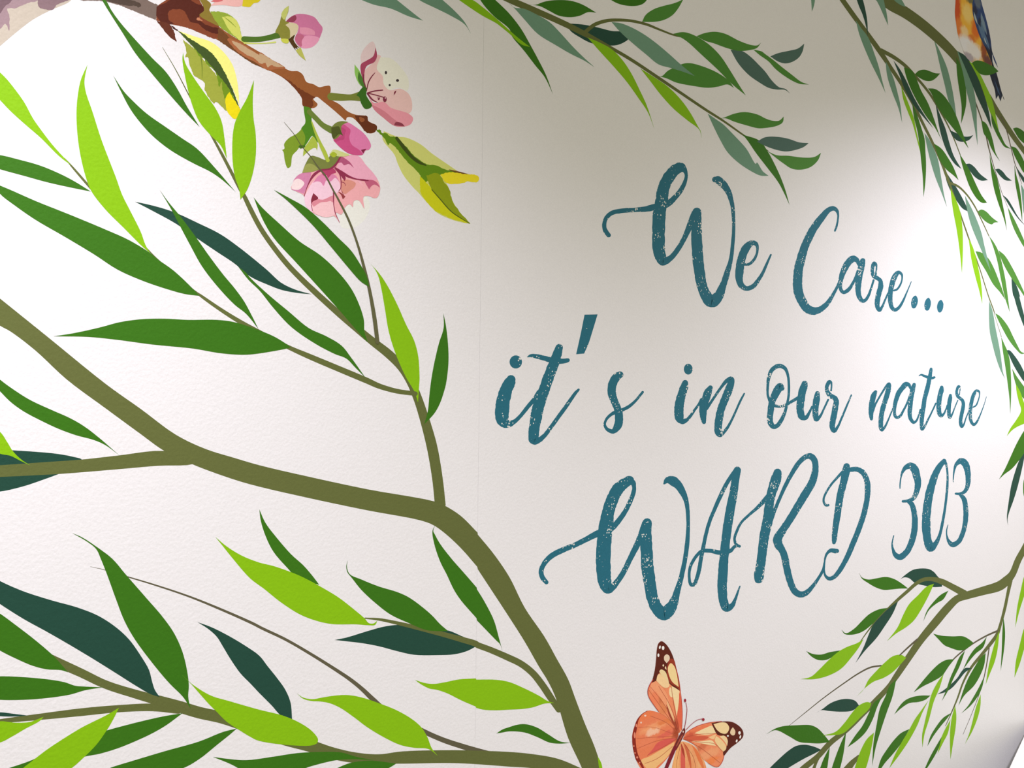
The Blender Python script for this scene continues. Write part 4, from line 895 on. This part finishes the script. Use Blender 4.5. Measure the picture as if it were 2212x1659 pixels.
# upper right wing
fp('wing', 'wing_ur', 'a 800,1230* 870,1180 970,1130 1100,1095 1250,1080 1370,1083 1440,1115 1500,1170 1522,1230 1510,1280 1450,1340 1360,1410 1290,1490 1260,1570 1210,1635 1160,1635 1080,1590 1010,1530 940,1400 850,1330 770,1300*')
fs('marking', CR, 'a 915,1225* 1050,1160 1135,1135 1185,1225* 1050,1245')
fs('marking', CR, 'a 880,1325* 1000,1325 1130,1315 1180,1380* 1100,1370')
fs('marking', (240, 196, 140), 'a 1090,1275* 1180,1240 1150,1300')
fs('marking', (210, 96, 66), 'a 790,1285* 950,1260 1090,1270 1060,1300 900,1310')
fs('marking', DK, 'a 1125,1100* 1250,1080 1370,1083 1440,1115 1500,1170 1522,1230 1510,1280 1450,1340 1360,1410 1275,1515* 1270,1450 1320,1370 1310,1270 1200,1245 1160,1180')
fs('spot', (240, 214, 158), 'a 1150,1112* 1250,1090 1310,1100 1345,1160 1310,1228 1250,1225 1190,1180')
fs('spot', (230, 206, 166), 'a 1390,1150* 1420,1200 1410,1245 1385,1252 1357,1225 1365,1185')
fs('spot', (236, 210, 158), 'a 1225,1265* 1280,1255 1325,1310 1320,1380* 1280,1320')
fs('spot', (238, 206, 148), 'a 1185,1258* 1250,1310 1308,1390 1300,1430 1272,1452* 1220,1400 1165,1310')
for s in ('a 1472,1220,15,21', 'a 1482,1270,10,21,0.2', 'a 1437,1320,11,18,0.2', 'a 1328,1258,12,10'):
    es('spot', (246, 244, 234), s)
for s in ('a 780,1280,5 950,1240,4 1190,1225,4', 'a 780,1295,5 950,1330,4 1170,1360,4 1260,1450,3', 'a 790,1300,5 980,1400,4 1230,1590,3'):
    ss('vein', (186, 84, 58), s)
ss('wing_border', (190, 60, 50), 'a 805,1225,4 870,1178,6 970,1128,6 1100,1093,6 1250,1078,6')
ss('wing_border', (190, 60, 50), 'a 1280,1500,6 1260,1572,7 1210,1637,7 1160,1637,6 1080,1592,5')
# body
sp('body', (112, 40, 36), 'a 785,1175,26 775,1212,46 750,1260,50 710,1340,52 672,1415,46')
ss('stripe', (168, 82, 62), 'a 765,1245,10 735,1300,16 690,1385,12')
es('eye', (236, 214, 200), 'a 773,1205,8,12')
sp('abdomen', (126, 30, 42), 'a 672,1400,44 620,1520,44 570,1640,42 530,1730,36')
for s, c in (('a 790,1160,7 812,1030,7 820,920,6 808,845,6', 'a 797,818,13,22'), ('a 808,1182,7 880,1110,6 950,1060,6 1010,1045,6', 'a 1022,1055,16,18')):
    sp('antenna', (164, 56, 66), s)
    es('club', (150, 34, 50), c)

# ------------------------------------------------------------------ bird
thing('bird', 'orange-breasted blue-winged bird on the branch at the top right corner', 'bird')
fp('tail', ((30, 44, 72), (18, 24, 40)), 'O 1060,820* 1085,670 1110,740 1140,820 1170,930 1200,1040 1230,1120* 1222,1112 1205,1068* 1185,1137* 1160,1068* 1135,1110* 1120,1000 1095,930')
fs('feather', (58, 84, 120), 'O 1120,900* 1160,1000 1185,1080* 1150,1020')
WASH['bird_body'] = ((236, 180, 60), 'O', (
    (790, -130, 120, 90, (196, 92, 36)), (850, 0, 60, 50, (112, 108, 72)), (690, 90, 55, 240, (206, 80, 28)), (715, 310, 45, 120, (224, 124, 48)),
    (815, 150, 60, 110, (240, 206, 116)), (905, 330, 50, 120, (220, 112, 30)), (860, 430, 50, 50, (214, 122, 40)),
    (780, 345, 45, 60, (238, 206, 150)), (800, 510, 95, 115, (232, 232, 236)), (890, 580, 90, 100, (232, 228, 226)),
    (815, 640, 85, 55, (178, 168, 178)), (1000, 560, 35, 130, (150, 78, 42)), (1045, 690, 55, 80, (112, 66, 60))))
fp('body', 'bird_body', 'O 690,-130 720,-190 780,-230 850,-215 900,-140 905,-40 880,40 870,110 895,240 950,380 1010,520 1080,640 1090,750* 1000,700 870,700 800,640 770,580 745,500 710,400 690,280 675,150 680,40')
es('eye', (22, 22, 26), 'O 800,-130,14,14')
fs('beak', (70, 62, 56), 'O 705,-150* 690,-120* 640,-125*')
WASH['bird_wing'] = ((40, 66, 118), 'O', (
    (930, 30, 40, 70, (96, 108, 124)), (900, 120, 30, 60, (34, 42, 74)), (960, 260, 30, 60, (30, 40, 68)), (985, 330, 25, 110, (92, 122, 152)),
    (1045, 420, 25, 120, (34, 48, 84)), (1000, 470, 30, 60, (48, 70, 110)), (1070, 600, 30, 80, (28, 38, 64))))
fp('wing', 'bird_wing', 'O 870,40* 900,-60 950,-30 985,80 1020,200 1050,320 1075,450 1092,580 1130,680 1157,762* 1115,680 1092,610 1098,720* 1060,610 1000,510 940,380 895,240 872,140')
fs('feather', (118, 142, 162), 'O 965,140* 1000,230 1025,330 1035,400* 990,300 965,220')
fs('feather', (170, 184, 188), 'O 885,130* 915,210 930,280* 895,210')
fs('feather', (86, 116, 150), 'O 930,260* 985,340 1040,450 1065,560* 1000,460 950,350')
fs('feather', (206, 212, 210), 'O 1003,420* 1020,470 1030,500* 1008,460')
fs('feather', (26, 34, 54), 'O 1000,500* 1050,560 1085,640 1095,720* 1050,620')
# leaf in front of the bird's feet
thing('perch_leaf', 'single broad green leaf overlapping the lower body of the bird', 'leaf')
fp('leaf', 'green', 'O 865,705* 910,680 970,685 1050,720 1110,750 1162,800* 1100,830 1030,845 960,830 910,780')
build_prints()

# ------------------------------------------------------------------ low white cabinet, one corner in view
def at_height(x, y, z):
    u, v = (x - W / 2) / F, (H / 2 - y) / F
    d = FWD + RIGHT * u + UP * v
    t = (z - CAM.z) / d.z
    q = CAM + d * t
    return Vector((q.x, q.y, z))
TOP = 0.54
p1, p2 = at_height(2180, 1659, TOP), at_height(2212, 1590, TOP)
along = (p2 - p1).normalized()
far = p2 + along * 0.15
ang = math.atan2(along.y, along.x)
white = plain('white_laminate', (240, 240, 238), 0.35)
steel = plain('brushed_steel', (150, 150, 150), 0.3)
e = bpy.data.objects.new('low_cabinet', None); COL.objects.link(e)
e.location = (far.x, far.y, 0.0); e.rotation_euler = (0, 0, ang)
e['label'] = 'plain white low cabinet at the lower right, its top edge angled off the wall'
e['category'] = 'cabinet'
box('top_board', (-0.75, -0.40, TOP - 0.022), (0.0, 0.0, TOP), white, e, 0.002)
box('carcass', (-0.73, -0.38, 0.06), (-0.02, -0.012, TOP - 0.022), white, e, 0.001)
for k in range(2):
    x0 = -0.728 + k * 0.354
    d = box('door', (x0, -0.398, 0.07), (x0 + 0.35, -0.381, TOP - 0.03), white, e, 0.001)
    hx = x0 + (0.32 if k == 0 else 0.03)
    box('handle', (hx - 0.006, -0.42, 0.28), (hx + 0.006, -0.399, 0.40), steel, d, 0.002)
for x in (-0.70, -0.05):
    for y in (-0.35, -0.05):
        box('leg', (x - 0.02, y - 0.02, 0.0), (x + 0.02, y + 0.02, 0.06), steel, e)
